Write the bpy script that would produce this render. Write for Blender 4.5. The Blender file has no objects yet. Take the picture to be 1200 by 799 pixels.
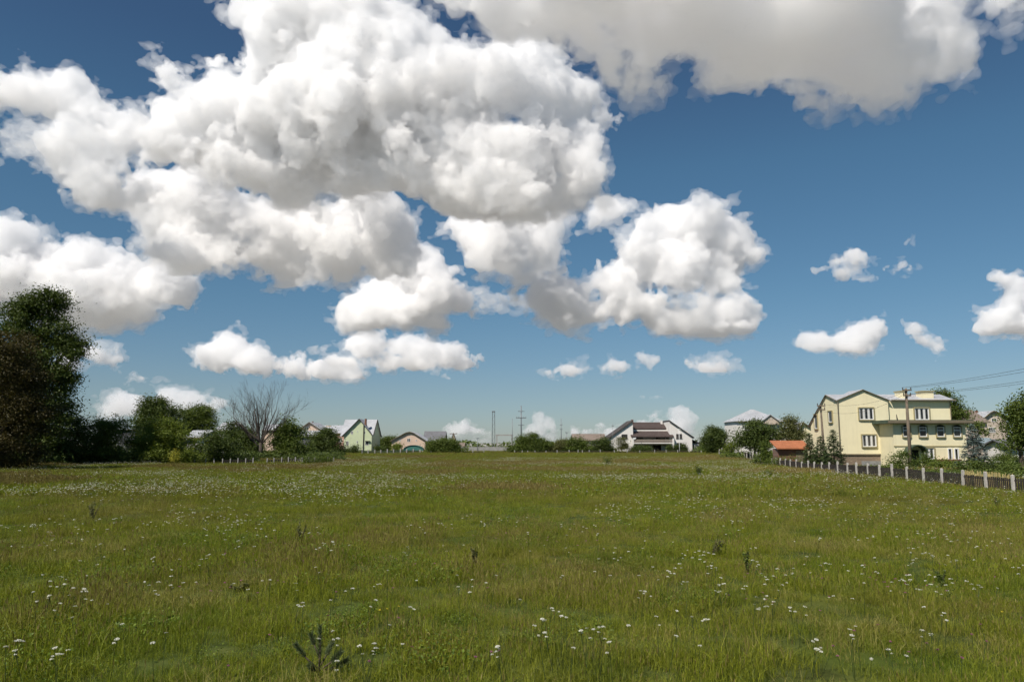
import bpy, bmesh, math, random
import numpy as np
from mathutils import Vector, Matrix, noise as mnoise
R = math.radians
sc = bpy.context.scene
col = sc.collection

# ---------------------------------------------------------------- camera
F, CX, CY, HOR, EYE = 900.0, 600.0, 399.5, 519.0, 2.6
PITCH = math.atan((HOR - CY) / F)
camd = bpy.data.cameras.new('camera')
cam = bpy.data.objects.new('camera', camd)
col.objects.link(cam)
cam.location = (0, 0, EYE)
cam.rotation_euler = (math.pi / 2 + PITCH, 0, 0)
camd.sensor_width = 36.0
camd.lens = 36.0 * F / 1200.0
camd.clip_end = 60000.0
camd.clip_start = 0.1
sc.camera = cam

def ray(px, py):
    a, b = (px - CX) / F, (CY - py) / F
    cp, sp = math.cos(PITCH), math.sin(PITCH)
    return Vector((a, cp - b * sp, sp + b * cp))

def at_y(px, py, y):                       # point on the ray at depth y
    d = ray(px, py)
    return Vector((0, 0, EYE)) + d * (y / d.y)

def xs(px, y, py=525):                     # world x of a column at depth y
    return at_y(px, py, y).x

def zs(py, y, px=600):
    return at_y(px, py, y).z

# ---------------------------------------------------------------- light
SUN_AZ, SUN_EL = R(140), R(50)             # measured from +Y towards -X
sun_dir = Vector((-math.sin(SUN_AZ) * math.cos(SUN_EL), math.cos(SUN_AZ) * math.cos(SUN_EL), math.sin(SUN_EL)))
sd = bpy.data.lights.new('sun', 'SUN')
sd.energy = 5.2
sd.angle = R(0.53)
sd.color = (1.0, 0.93, 0.84)
so = bpy.data.objects.new('sun', sd)
col.objects.link(so)
so.rotation_euler = sun_dir.to_track_quat('Z', 'Y').to_euler()
so.location = (0, 0, 60)

world = bpy.data.worlds.new('World')
sc.world = world
world.use_nodes = True
wn = world.node_tree
wn.nodes.clear()
sky = wn.nodes.new('ShaderNodeTexSky')
sky.sky_type = 'NISHITA'
sky.sun_disc = False
sky.sun_elevation = SUN_EL
sky.sun_rotation = math.atan2(sun_dir.x, sun_dir.y)
sky.altitude = 0
sky.air_density = 1.0
sky.dust_density = 0.2
sky.ozone_density = 3.0
bg = wn.nodes.new('ShaderNodeBackground')
bg.inputs['Strength'].default_value = 0.085
wo = wn.nodes.new('ShaderNodeOutputWorld')
tcw = wn.nodes.new('ShaderNodeTexCoord')
sxw = wn.nodes.new('ShaderNodeSeparateXYZ')
wn.links.new(tcw.outputs['Generated'], sxw.inputs[0])
crw = wn.nodes.new('ShaderNodeValToRGB')
el = crw.color_ramp.elements
while len(el) < 6: el.new(.5)
for e_, (p_, c_) in zip(el, [(0, (.57, .67, .84)), (.07, (.60, .69, .79)), (.18, (.57, .75, .80)), (.34, (.56, .80, .83)), (.47, (.50, .66, .74)), (1, (.5, .65, .73))]):
    e_.position = p_; e_.color = (*c_, 1)
wn.links.new(sxw.outputs[2], crw.inputs[0])
mxw = wn.nodes.new('ShaderNodeMix'); mxw.data_type = 'RGBA'; mxw.blend_type = 'MULTIPLY'
mxw.inputs[0].default_value = 1
wn.links.new(sky.outputs[0], mxw.inputs[6]); wn.links.new(crw.outputs[0], mxw.inputs[7])
wn.links.new(mxw.outputs[2], bg.inputs['Color'])
wn.links.new(bg.outputs[0], wo.inputs['Surface'])
world.cycles.sampling_method = 'MANUAL'
world.cycles.sample_map_resolution = 256

sc.view_settings.view_transform = 'Standard'
sc.view_settings.look = 'None'
sc.view_settings.exposure = 0
sc.render.engine = 'CYCLES'
cy = sc.cycles
cy.use_denoising = True
try:
    cy.denoiser = 'OPENIMAGEDENOISE'
    cy.denoising_prefilter = 'ACCURATE'
    cy.denoising_input_passes = 'RGB_ALBEDO_NORMAL'
except Exception:
    pass
cy.max_bounces = 22
cy.diffuse_bounces = 3
cy.glossy_bounces = 2
cy.transmission_bounces = 4
cy.transparent_max_bounces = 16
cy.volume_bounces = 22
cy.use_adaptive_sampling = True
cy.adaptive_threshold = 0.03
cy.sample_clamp_indirect = 6

# ---------------------------------------------------------------- helpers
def tag(o, label=None, cat=None, group=None, kind=None):
    if label: o['label'] = label
    if cat: o['category'] = cat
    if group: o['group'] = group
    if kind: o['kind'] = kind
    return o

def empty(name, loc=(0, 0, 0), rz=0.0):
    o = bpy.data.objects.new(name, None)
    col.objects.link(o)
    o.location = loc
    o.rotation_euler = (0, 0, rz)
    o.empty_display_size = 0.3
    return o

def link(name, me, mat=None, parent=None, loc=None):
    o = bpy.data.objects.new(name, me)
    col.objects.link(o)
    if mat is not None:
        me.materials.clear()
        for m in (mat if isinstance(mat, (list, tuple)) else [mat]):
            me.materials.append(m)
    if parent is not None: o.parent = parent
    if loc is not None: o.location = loc
    return o

def mesh_np(name, verts, faces, smooth=False):
    """verts (n,3) array, faces (m,k) array of equal sided polygons"""
    verts = np.ascontiguousarray(verts, dtype=np.float32)
    faces = np.ascontiguousarray(faces, dtype=np.int32)
    me = bpy.data.meshes.new(name)
    k = faces.shape[1]
    me.vertices.add(len(verts)); me.vertices.foreach_set('co', verts.ravel())
    me.loops.add(faces.size); me.loops.foreach_set('vertex_index', faces.ravel())
    me.polygons.add(len(faces))
    me.polygons.foreach_set('loop_start', np.arange(0, faces.size, k, dtype=np.int32))
    me.polygons.foreach_set('loop_total', np.full(len(faces), k, dtype=np.int32))
    me.polygons.foreach_set('use_smooth', np.full(len(faces), smooth, dtype=bool))
    me.update(calc_edges=True)
    return me
# ---------------------------------------------------------------- materials
MATS = {}
def nn(nt, t, **kw):
    n = nt.nodes.new(t)
    for k, v in kw.items():
        if hasattr(n, k) and not (k in n.inputs): setattr(n, k, v)
        else: n.inputs[k].default_value = v
    return n

def ramp(nt, fac, stops):
    r = nt.nodes.new('ShaderNodeValToRGB')
    e = r.color_ramp.elements
    while len(e) < len(stops): e.new(0.5)
    for el, (p, c) in zip(e, stops):
        el.position = p; el.color = (*c, 1)
    nt.links.new(fac, r.inputs['Fac'])
    return r.outputs['Color']

def mixc(nt, a, b, fac, mode='MIX'):
    m = nt.nodes.new('ShaderNodeMix'); m.data_type = 'RGBA'; m.blend_type = mode
    for sock, v in ((m.inputs[6], a), (m.inputs[7], b)):
        if isinstance(v, (tuple, list)): sock.default_value = (*v, 1)
        else: nt.links.new(v, sock)
    if isinstance(fac, (int, float)): m.inputs[0].default_value = fac
    else: nt.links.new(fac, m.inputs[0])
    return m.outputs[2]

def surf(name, c, rough=0.85, var=0.25, scale=1.5, streak=0.0, bump=0.0, bscale=20.0, metal=0.0, spec=0.3, rib=0.0, brick=None):
    """weathered surface: colour c with broad blotches, fine grain and rain streaks"""
    if name in MATS: return MATS[name]
    m = bpy.data.materials.new(name); m.use_nodes = True
    nt = m.node_tree; b = nt.nodes['Principled BSDF']
    b.inputs['Roughness'].default_value = rough
    b.inputs['Metallic'].default_value = metal
    b.inputs['Specular IOR Level'].default_value = spec
    tc = nt.nodes.new('ShaderNodeTexCoord')
    co = tc.outputs['Object']
    n1 = nn(nt, 'ShaderNodeTexNoise', Scale=scale, Detail=6.0, Roughness=0.65)
    nt.links.new(co, n1.inputs['Vector'])
    dark = tuple(x * (1 - var) for x in c); light = tuple(min(1, x * (1 + var * .6)) for x in c)
    out = ramp(nt, n1.outputs['Fac'], [(0.3, dark), (0.55, c), (0.75, light)])
    if brick:
        bt = nn(nt, 'ShaderNodeTexBrick', Scale=brick[0])
        bt.inputs['Color1'].default_value = (*c, 1); bt.inputs['Color2'].default_value = (*brick[1], 1); bt.inputs['Mortar'].default_value = (*brick[2], 1)
        mp = nt.nodes.new('ShaderNodeMapping'); mp.inputs['Rotation'].default_value = (math.pi / 2, 0, 0)
        nt.links.new(co, mp.inputs['Vector']); nt.links.new(mp.outputs[0], bt.inputs['Vector'])
        out = mixc(nt, bt.outputs['Color'], out, 0.25)
    if streak:
        mp = nt.nodes.new('ShaderNodeMapping'); mp.inputs['Scale'].default_value = (3.5, 3.5, 0.25)
        nt.links.new(co, mp.inputs['Vector'])
        n2 = nn(nt, 'ShaderNodeTexNoise', Scale=1.3, Detail=4.0)
        nt.links.new(mp.outputs[0], n2.inputs['Vector'])
        f = nn(nt, 'ShaderNodeMapRange'); f.inputs[1].default_value = .5; f.inputs[2].default_value = .75
        f.inputs[3].default_value = 0; f.inputs[4].default_value = streak
        nt.links.new(n2.outputs['Fac'], f.inputs[0])
        out = mixc(nt, out, tuple(x * .45 for x in c), f.outputs[0])
    nt.links.new(out, b.inputs['Base Color'])
    if bump or rib:
        bp = nn(nt, 'ShaderNodeBump', Strength=bump or .4)
        if rib:
            w = nn(nt, 'ShaderNodeTexWave', Scale=rib)
            w.bands_direction = 'X'
            nt.links.new(co, w.inputs['Vector']); nt.links.new(w.outputs['Fac'], bp.inputs['Height'])
            bp.inputs['Distance'].default_value = 0.03
        else:
            n3 = nn(nt, 'ShaderNodeTexNoise', Scale=bscale, Detail=4.0)
            nt.links.new(co, n3.inputs['Vector']); nt.links.new(n3.outputs['Fac'], bp.inputs['Height'])
            bp.inputs['Distance'].default_value = 0.05
        nt.links.new(bp.outputs[0], b.inputs['Normal'])
    MATS[name] = m
    return m

def leafy(name, dark, light, trans=0.35, world_var=None, rough=0.55):
    """foliage: per leaf value `tint` runs from dark to light; optional patchiness by place in the world"""
    if name in MATS: return MATS[name]
    m = bpy.data.materials.new(name); m.use_nodes = True
    nt = m.node_tree; nt.nodes.clear()
    at = nn(nt, 'ShaderNodeAttribute', attribute_name='tint')
    c = ramp(nt, at.outputs['Fac'], [(0.0, dark), (1.0, light)])
    if world_var:
        g = nt.nodes.new('ShaderNodeNewGeometry')
        for (scl, col_, lo, hi, amt, det) in world_var:
            n = nn(nt, 'ShaderNodeTexNoise', Scale=scl, Detail=det, Roughness=0.6)
            nt.links.new(g.outputs['Position'], n.inputs['Vector'])
            f = nn(nt, 'ShaderNodeMapRange'); f.inputs[1].default_value = lo; f.inputs[2].default_value = hi
            f.inputs[4].default_value = amt
            nt.links.new(n.outputs['Fac'], f.inputs[0])
            c = mixc(nt, c, col_, f.outputs[0])
    p = nt.nodes.new('ShaderNodeBsdfPrincipled')
    p.inputs['Roughness'].default_value = rough
    p.inputs['Specular IOR Level'].default_value = 0.25
    t = nt.nodes.new('ShaderNodeBsdfTranslucent')
    nt.links.new(c, p.inputs['Base Color'])
    tc = mixc(nt, c, (1.0, 1.0, 0.35), 1.0, 'MULTIPLY')
    nt.links.new(tc, t.inputs['Color'])
    mx = nt.nodes.new('ShaderNodeMixShader'); mx.inputs[0].default_value = trans
    nt.links.new(p.outputs[0], mx.inputs[1]); nt.links.new(t.outputs[0], mx.inputs[2])
    o = nt.nodes.new('ShaderNodeOutputMaterial'); nt.links.new(mx.outputs[0], o.inputs['Surface'])
    MATS[name] = m
    return m

# ---------------------------------------------------------------- mesh collector
class MB:
    def __init__(s): s.v = []; s.f = []
    def poly(s, pts):
        i = len(s.v); s.v += [tuple(p) for p in pts]; s.f.append(tuple(range(i, i + len(pts))))
        return s
    def box(s, x0, x1, y0, y1, z0, z1):
        i = len(s.v)
        s.v += [(x0, y0, z0), (x1, y0, z0), (x1, y1, z0), (x0, y1, z0), (x0, y0, z1), (x1, y0, z1), (x1, y1, z1), (x0, y1, z1)]
        s.f += [tuple(i + k for k in q) for q in ((0, 3, 2, 1), (4, 5, 6, 7), (0, 1, 5, 4), (1, 2, 6, 5), (2, 3, 7, 6), (3, 0, 4, 7))]
        return s
    def prism(s, pts, axis, a, b):
        """pts: polygon in the plane across `axis` ('y': (x,z), 'x': (y,z)); extruded from a to b"""
        n = len(pts); i = len(s.v)
        for t in (a, b):
            for p in pts: s.v.append((p[0], t, p[1]) if axis == 'y' else (t, p[0], p[1]))
        s.f.append(tuple(range(i, i + n))); s.f.append(tuple(range(i + 2 * n - 1, i + n - 1, -1)))
        for k in range(n):
            j = (k + 1) % n
            s.f.append((i + j, i + k, i + n + k, i + n + j))
        return s
    def slab(s, quad, t):
        """a sheet through four points with thickness t downward along z"""
        q = [Vector(p) for p in quad]; i = len(s.v)
        s.v += [tuple(p) for p in q] + [tuple(p - Vector((0, 0, t))) for p in q]
        s.f += [(i, i + 1, i + 2, i + 3), (i + 7, i + 6, i + 5, i + 4)] + [(i + (k + 1) % 4, i + k, i + 4 + k, i + 4 + (k + 1) % 4) for k in range(4)]
        return s
    def tube(s, pts, rad, n=6):
        pts = [Vector(p) for p in pts]
        if not isinstance(rad, (list, tuple)): rad = [rad] * len(pts)
        base = len(s.v)
        for k, p in enumerate(pts):
            d = (pts[min(k + 1, len(pts) - 1)] - pts[max(k - 1, 0)]).normalized()
            a = d.orthogonal().normalized() if abs(d.z) < .9 else Vector((1, 0, 0)).cross(d).normalized()
            b = d.cross(a)
            for j in range(n):
                t = 2 * math.pi * j / n
                s.v.append(tuple(p + (a * math.cos(t) + b * math.sin(t)) * rad[k]))
        for k in range(len(pts) - 1):
            for j in range(n):
                j2 = (j + 1) % n
                s.f.append((base + k * n + j, base + k * n + j2, base + (k + 1) * n + j2, base + (k + 1) * n + j))
        s.f.append(tuple(base + j for j in range(n))[::-1])
        e = base + (len(pts) - 1) * n
        s.f.append(tuple(e + j for j in range(n)))
        return s
    def build(s, name, m=None, parent=None, loc=None, smooth=False):
        me = bpy.data.meshes.new(name)
        me.from_pydata(s.v, [], s.f)
        bm = bmesh.new(); bm.from_mesh(me)
        bmesh.ops.recalc_face_normals(bm, faces=bm.faces)
        bm.to_mesh(me); bm.free()
        if smooth:
            for p in me.polygons: p.use_smooth = True
        return link(name, me, m, parent, loc)
import time
# ---------------------------------------------------------------- clouds
CLOUD_RES = 2.0            # voxel in photo pixels at the cloud's distance

def bspline_matrix(n, scale, off):
    """n samples of a cubic B-spline on a random lattice with `scale` samples per lattice cell"""
    t = (np.arange(n) + off) / scale
    i = np.floor(t).astype(int)
    f = t - i
    w = [(1 - f) ** 3 / 6, (3 * f**3 - 6 * f**2 + 4) / 6, (-3 * f**3 + 3 * f**2 + 3 * f + 1) / 6, f**3 / 6]
    L = i.max() + 4
    M = np.zeros((n, L), dtype=np.float32)
    for k in range(4):
        M[np.arange(n), i + k] = w[k]
    return M

def noise3(shape, scale, rng):
    sc3 = scale if isinstance(scale, (tuple, list)) else (scale,) * 3
    Ms = [bspline_matrix(n, s, rng.random() * s) for n, s in zip(shape, sc3)]
    lat = rng.standard_normal((Ms[0].shape[1], Ms[1].shape[1], Ms[2].shape[1])).astype(np.float32)
    a = np.tensordot(Ms[0], lat, (1, 0))
    a = np.tensordot(a, Ms[1], (1, 1)).transpose(0, 2, 1)
    a = a @ Ms[2].T
    return a * 2.2

def surface_nets(f):
    """f: 3-D array, inside where f < 0.  Returns verts in index space and quads."""
    s = f < 0
    nx, ny, nz = f.shape
    c = np.zeros((nx - 1, ny - 1, nz - 1), dtype=np.uint8)
    for dx in (0, 1):
        for dy in (0, 1):
            for dz in (0, 1):
                c += s[dx:nx - 1 + dx, dy:ny - 1 + dy, dz:nz - 1 + dz]
    act = (c > 0) & (c < 8)
    ix, iy, iz = np.nonzero(act)
    idx = np.full(act.shape, -1, dtype=np.int32)
    idx[ix, iy, iz] = np.arange(len(ix))
    acc = np.zeros((len(ix), 3), dtype=np.float32)
    cnt = np.zeros(len(ix), dtype=np.float32)
    for ax in range(3):
        o1, o2 = [a for a in range(3) if a != ax]
        for a in (0, 1):
            for b in (0, 1):
                p = [ix, iy, iz]
                p[o1] = p[o1] + a; p[o2] = p[o2] + b
                q = list(p); q[ax] = q[ax] + 1
                fa, fb = f[p[0], p[1], p[2]], f[q[0], q[1], q[2]]
                m = (fa < 0) != (fb < 0)
                t = np.where(m, fa / (fa - fb + 1e-20), 0)
                v = np.zeros((len(ix), 3), dtype=np.float32)
                v[:, ax] = t; v[:, o1] = a; v[:, o2] = b
                acc += v * m[:, None]
                cnt += m
    verts = acc / cnt[:, None] + np.stack([ix, iy, iz], 1)
    quads = []
    for ax in range(3):
        o1, o2 = (ax + 1) % 3, (ax + 2) % 3
        sl0 = [slice(None)] * 3; sl1 = [slice(None)] * 3
        sl0[ax] = slice(0, -1); sl1[ax] = slice(1, None)
        A, B = s[tuple(sl0)], s[tuple(sl1)]
        e = np.argwhere(A != B)
        e = e[(e[:, o1] > 0) & (e[:, o2] > 0) & (e[:, o1] < f.shape[o1] - 1) & (e[:, o2] < f.shape[o2] - 1)]
        inside = A[e[:, 0], e[:, 1], e[:, 2]]
        def cell(d1, d2):
            g = e.copy(); g[:, o1] -= d1; g[:, o2] -= d2
            return idx[g[:, 0], g[:, 1], g[:, 2]]
        q = np.stack([cell(1, 1), cell(0, 1), cell(0, 0), cell(1, 0)], 1)
        q[~inside] = q[~inside][:, ::-1]
        quads.append(q)
    return verts, np.concatenate(quads)

def drop_crumbs(v, q, share):
    """remove loose scraps much smaller than the largest piece"""
    if len(q) == 0: return v, q
    lab = np.arange(len(v))
    a = np.concatenate([q[:, 0], q[:, 1], q[:, 2], q[:, 3]]); b = np.concatenate([q[:, 1], q[:, 2], q[:, 3], q[:, 0]])
    while True:
        m = np.minimum(lab[a], lab[b])
        new = lab.copy()
        np.minimum.at(new, lab[a], m); np.minimum.at(new, lab[b], m)
        new = np.minimum(new, new[new]); new = new[new]; new = new[new]
        if (new == lab).all(): break
        lab = new
    cnt = np.bincount(lab, minlength=len(v))
    q = q[cnt[lab[q[:, 0]]] >= share * cnt.max()]
    used = np.unique(q); re = np.full(len(v), -1); re[used] = np.arange(len(used))
    return v[used], re[q]

def cloud_material(name, density, color=(1, 1, 1), aniso=0.0):
    m = bpy.data.materials.new(name)
    m.use_nodes = True
    nt = m.node_tree; nt.nodes.clear()
    v = nt.nodes.new('ShaderNodeVolumeScatter')
    v.inputs['Color'].default_value = (*color, 1)
    v.inputs['Density'].default_value = density
    v.inputs['Anisotropy'].default_value = aniso
    o = nt.nodes.new('ShaderNodeOutputMaterial')
    nt.links.new(v.outputs[0], o.inputs['Volume'])
    return m

def make_cloud(label, dist, blobs, base=None, seed=0, amp=1.0, wisp=0.0, mfp=9, res=None, cat='cloud', lo=None, color=(1, 1, 1), flat=1.0):
    """blobs: (px, py, rx, ry[, depth offset px, depth radius px]) in photo pixels; the field lives in a world-aligned
    frame (right, away, up) at `dist` metres, one unit = one photo pixel there."""
    rng = np.random.default_rng(seed)
    h = (res or CLOUD_RES)
    t0 = time.time()
    u = dist / F                                   # metres per pixel unit
    P = []
    for b in blobs:
        px, py, rx, ry = b[:4]
        dz = b[4] if len(b) > 4 else 0.0
        rd = b[5] if len(b) > 5 else (rx + ry) * 0.5
        y = dist + dz * u
        w = at_y(px, py, y)
        P.append((w.x / u, (w.y - dist) / u, w.z / u, rx * y / dist, rd, ry * y / dist))
    P = np.array(P, dtype=np.float32)
    pad = 34 * min(1.0, float(np.median(np.minimum(P[:, 3], P[:, 5]))) / 28.0) + 8
    mn = (P[:, :3] - P[:, 3:]).min(0) - pad
    mx = (P[:, :3] + P[:, 3:]).max(0) + pad
    if base is not None:
        zb = at_y(CX, base, dist).z / u
        mn[2] = max(mn[2], zb - 20)
    n = np.ceil((mx - mn) / h).astype(int) + 1
    X, Y, Z = [mn[a] + np.arange(n[a], dtype=np.float32) * h for a in range(3)]
    shp = tuple(n)
    r3 = random.Random(seed)
    size = float(np.median(np.minimum(P[:, 3], P[:, 5])))
    lin = min(1.0, size / 28.0)
    s = lin ** 0.6
    ls = lin ** 0.5
    # smooth union of ellipsoids, with a gently warped domain
    k = 7.0 * lin
    acc = np.full(shp, 1e-4, dtype=np.float32)
    wx = noise3(shp, 46 * ls / h, rng) * 6 * amp * s
    wz = noise3(shp, 40 * ls / h, rng) * 4 * amp * s
    for (cx_, cy_, cz_, rx, rd, rz) in P:
        m = min(rx, rz, rd)
        g = 1 + (7 * k) / m
        sl = tuple(slice(max(0, int(np.searchsorted(A, c - r * g - 8 * s))), int(np.searchsorted(A, c + r * g + 8 * s)))
                   for A, c, r in ((X, cx_, rx), (Y, cy_, rd), (Z, cz_, rz)))
        q = ((X[sl[0], None, None] - cx_ + wx[sl]) / rx) ** 2
        q += ((Y[None, sl[1], None] - cy_) / rd) ** 2
        q += ((Z[None, None, sl[2]] - cz_ + wz[sl]) / rz) ** 2
        d = (np.sqrt(q) - 1) * m
        acc[sl] += np.exp(-np.clip(d, -90, 7 * k) / k)
    f = -k * np.log(acc + 1e-30) + k * 0.75 + 0.6 * s + min(3.0 * (1 - lin), .16 * size)
    del acc, wx, wz
    # cauliflower billows: rounded outward, creased inward; strong in some places, faint in others
    act = np.clip(0.9 + 0.5 * noise3(shp, 60 / h, rng), 0.45, 1.7)
    for L, A in ((60, 11), (28, 5.6), (13, 4.0), (6.5, 3.6), (3.4, 3.0)):
        if L * ls < 1.5 * h: continue
        f -= (np.abs(noise3(shp, L * ls / h, rng)) - 0.5) * act * (A * amp * s)
    for L, A in ((40, 6.0), (15, 4.0), (6, 2.6)):
        if L * ls < 1.5 * h: continue
        f += noise3(shp, L * ls / h, rng) * (A * amp * s * (1 + 2 * wisp))
    del act
    if base is not None:
        bz = zb + noise3(shp[:2] + (1,), 30 / h, rng)[:, :, 0] * 3.0 + noise3(shp[:2] + (1,), 12 / h, rng)[:, :, 0] * 1.2
        g = bz[:, :, None] - Z[None, None, :]
        f = np.maximum(f, g * flat)
    veil = np.zeros(shp, dtype=np.float32)
    for L, A in ((26, 4.5), (13, 4.8), (6.5, 4.6), (3.4, 3.8)):
        if L < 1.7 * h: continue
        veil += noise3(shp, (L / h * 1.3, L / h * 1.2, L / h * 0.8), rng) * A
    veil = f + (veil * (0.95 + wisp * 1.3) - 2.6) * max(s, .3)
    root = None
    for nm, fld, fm in (('core', f, mfp), ('veil', veil, mfp * 3.2)):
        for a in range(3):
            sl = [slice(None)] * 3
            for e in (0, -1):
                sl[a] = e
                fld[tuple(sl)] = 5.0
        v, q = surface_nets(fld)
        v, q = drop_crumbs(v, q, .02 if lin > .6 else .15)
        if len(q) < 20: continue
        v = v * h + mn
        v = v * u
        v[:, 1] += dist
        if root is None:
            org = v.mean(0)
            root = empty('cloud', org)
            tag(root, label, cat, 'cumulus clouds drifting over the meadow')
        me = mesh_np(nm, v - org, q, smooth=True)
        link(nm, me, cloud_material('cloud_' + nm, 1.0 / (fm * u), color), root)
        print('cloud', nm, label[:40], shp, len(q), round(time.time() - t0, 1))
    return root

CL = make_cloud
CL('broad grey bellied cloud sheet along the top right of the sky', 2300, [
    (600, 0, 50, 40, 0, 80), (690, -20, 80, 60, -60, 130), (700, 40, 50, 25, 0, 50), (760, 20, 60, 40, -10, 70), (770, 55, 22, 18), (800, -30, 90, 75, -60, 160), (880, 40, 80, 48, -30, 110),
    (960, 0, 90, 85, -60, 160), (1000, 66, 75, 44, 0, 80), (1055, 75, 50, 44, -20, 80), (1085, 20, 40, 45, -40, 80), (1190, -18, 60, 24, -20, 60), (1120, 40, 12, 12), (580, -20, 60, 30)],
   seed=3, amp=1.1, wisp=.4, mfp=27, res=2.4)
CL('huge heaped cloud mass towering over the left half of the sky', 3300, [
    (330, 60, 50, 55, 0, 60), (305, 12, 30, 26), (400, 20, 80, 50), (390, 40, 70, 60), (450, 70, 80, 75), (540, 110, 80, 50), (420, 130, 120, 70, 0, 90), (300, 140, 80, 50),
    (250, 150, 60, 34), (215, 175, 50, 30), (600, 80, 50, 34), (640, 75, 28, 16), (650, 110, 30, 28), (640, 170, 55, 45), (560, 180, 90, 50), (672, 200, 30, 36), (600, 225, 60, 32), (640, 232, 40, 20),
    (370, 200, 90, 36), (460, 190, 50, 22), (340, 208, 80, 22), (207, 128, 12, 10)],
   seed=11, amp=1.0, wisp=.15, mfp=12)
CL('ragged sloping cloud arm reaching the left edge of the sky', 3500, [
    (0, 100, 35, 26), (28, 106, 34, 22), (60, 112, 40, 26), (95, 135, 42, 26), (140, 165, 30, 36), (90, 175, 50, 34), (115, 215, 45, 34), (70, 205, 25, 20), (-20, 110, 40, 30)],
   seed=12, amp=.9, wisp=.35, mfp=13.5)
CL('low hanging grey based part under the huge heaped cloud', 4300, [
    (165, 232, 40, 30), (240, 245, 60, 40), (320, 265, 80, 36), (260, 290, 70, 30), (380, 275, 55, 36), (330, 305, 60, 22), (425, 245, 40, 38), (450, 280, 30, 34), (200, 270, 46, 28), (430, 300, 30, 20), (380, 308, 40, 12)],
   seed=13, amp=1.0, wisp=.15, mfp=12, base=327)
CL('billowing white cloud low on the left edge beside the tall tree', 5200, [
    (20, 312, 45, 30), (60, 300, 24, 18), (90, 318, 50, 30), (140, 326, 44, 26), (190, 340, 30, 24), (60, 345, 80, 34), (140, 350, 50, 28), (-20, 330, 50, 46), (208, 352, 18, 20), (180, 325, 36, 24), (212, 340, 20, 26)],
   seed=14, amp=1.0, wisp=.15, mfp=10, base=385)
CL('white topped cloud in the middle of the sky, narrowing to the right', 5300, [
    (478, 315, 26, 24), (410, 360, 20, 20), (460, 340, 40, 26), (490, 300, 10, 8), (440, 345, 34, 22), (425, 365, 26, 16), (500, 342, 40, 22), (550, 350, 36, 20), (480, 368, 60, 18), (590, 350, 20, 10), (530, 374, 36, 12)],
   seed=15, amp=1.0, mfp=9.5, wisp=.05, base=390)
CL('puffed white cloud left of the big bright one, joined to the grey mass above', 4700, [
    (545, 262, 26, 14), (555, 268, 34, 22), (600, 275, 40, 26), (645, 265, 24, 20), (585, 300, 38, 26), (632, 300, 26, 20), (615, 326, 26, 14), (644, 308, 20, 15)],
   seed=16, amp=1.0, wisp=.1, mfp=9.5)
CL('biggest bright white cumulus right of the sky centre', 4900, [
    (725, 246, 22, 14, 0, 20), (705, 258, 18, 12), (800, 270, 40, 28), (850, 275, 36, 30), (780, 310, 60, 38), (720, 335, 50, 28), (660, 348, 36, 20), (840, 315, 32, 34), (740, 362, 75, 22),
    (690, 362, 50, 18), (795, 375, 55, 18), (880, 298, 18, 14), (835, 255, 28, 16), (868, 280, 26, 22), (800, 250, 26, 14), (868, 368, 13, 11), (840, 382, 26, 8)],
   seed=17, amp=1.0, mfp=9.5, wisp=.08, base=391)
CL('long low white cloud with a raised lump at its left end', 7500, [
    (262, 420, 26, 14), (280, 407, 24, 16), (289, 390, 7, 8), (246, 422, 24, 16), (230, 432, 16, 10), (306, 420, 36, 18), (345, 428, 30, 13), (375, 429, 24, 14), (395, 433, 20, 12)],
   seed=18, amp=.9, mfp=8, base=446, res=1.4)
CL('low flat based white cloud under the narrowing one', 7000, [
    (430, 408, 26, 14), (480, 410, 36, 14), (520, 412, 28, 12), (410, 425, 26, 11), (470, 425, 48, 11), (435, 404, 20, 10), (564, 416, 7, 7), (532, 424, 14, 6)],
   seed=19, amp=.9, mfp=8, base=436, res=1.4)
SM = dict(mfp=11, res=1.1, amp=.8, wisp=.25)
SF = dict(mfp=17, res=1.1, amp=.8, wisp=.3)
CL('torn white wisps of cloud between the cloud arm and the heaped mass', 3300, [(180, 92, 16, 6), (200, 98, 14, 10), (222, 86, 12, 9), (240, 100, 10, 9), (262, 92, 18, 7), (275, 78, 12, 6), (255, 72, 12, 5), (186, 78, 10, 4)], seed=21, mfp=9, res=1.2, amp=.9, wisp=.5)
CL('faint wisp of cloud hanging alone right of the heaped mass', 3600, [(704, 135, 9, 7), (707, 150, 9, 6), (703, 120, 5, 5), (730, 140, 12, 3)], seed=22, mfp=16, res=1.2, amp=.8, wisp=.5)
CL('small cloud low on the left just right of the tall tree', 8000, [(105, 415, 22, 12), (85, 425, 20, 12), (130, 422, 14, 8)], seed=23, base=433, **SM)
CL('tiny round cloud low on the left above the bushes', 8500, [(165, 441, 10, 6), (178, 441, 10, 5)], seed=24, base=447, **SM)
CL('pale lumpy cloud low behind the left treetops', 10000, [(140, 470, 16, 13), (120, 478, 24, 9), (165, 474, 20, 9), (200, 465, 18, 10), (225, 466, 16, 9), (180, 480, 50, 8), (220, 478, 26, 7)], seed=25, base=487, **SF)
CL('two torn puffs of cloud above the pale yellow house', 4800, [(1000, 299, 16, 8), (975, 308, 12, 9), (982, 322, 12, 8), (948, 331, 9, 9), (960, 315, 12, 8)], seed=26, mfp=10, res=1.2, amp=.8, wisp=.4)
CL('small faint scrap of cloud in the clear sky at the right', 4800, [(1049, 313, 10, 5), (1062, 318, 5, 3)], seed=27, mfp=13, res=1.1, amp=.8, wisp=.5)
CL('smallest speck of cloud high in the clear sky at the right', 4800, [(1063, 282, 5, 4)], seed=28, mfp=13, res=1.1, amp=.8, wisp=.4)
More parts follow.
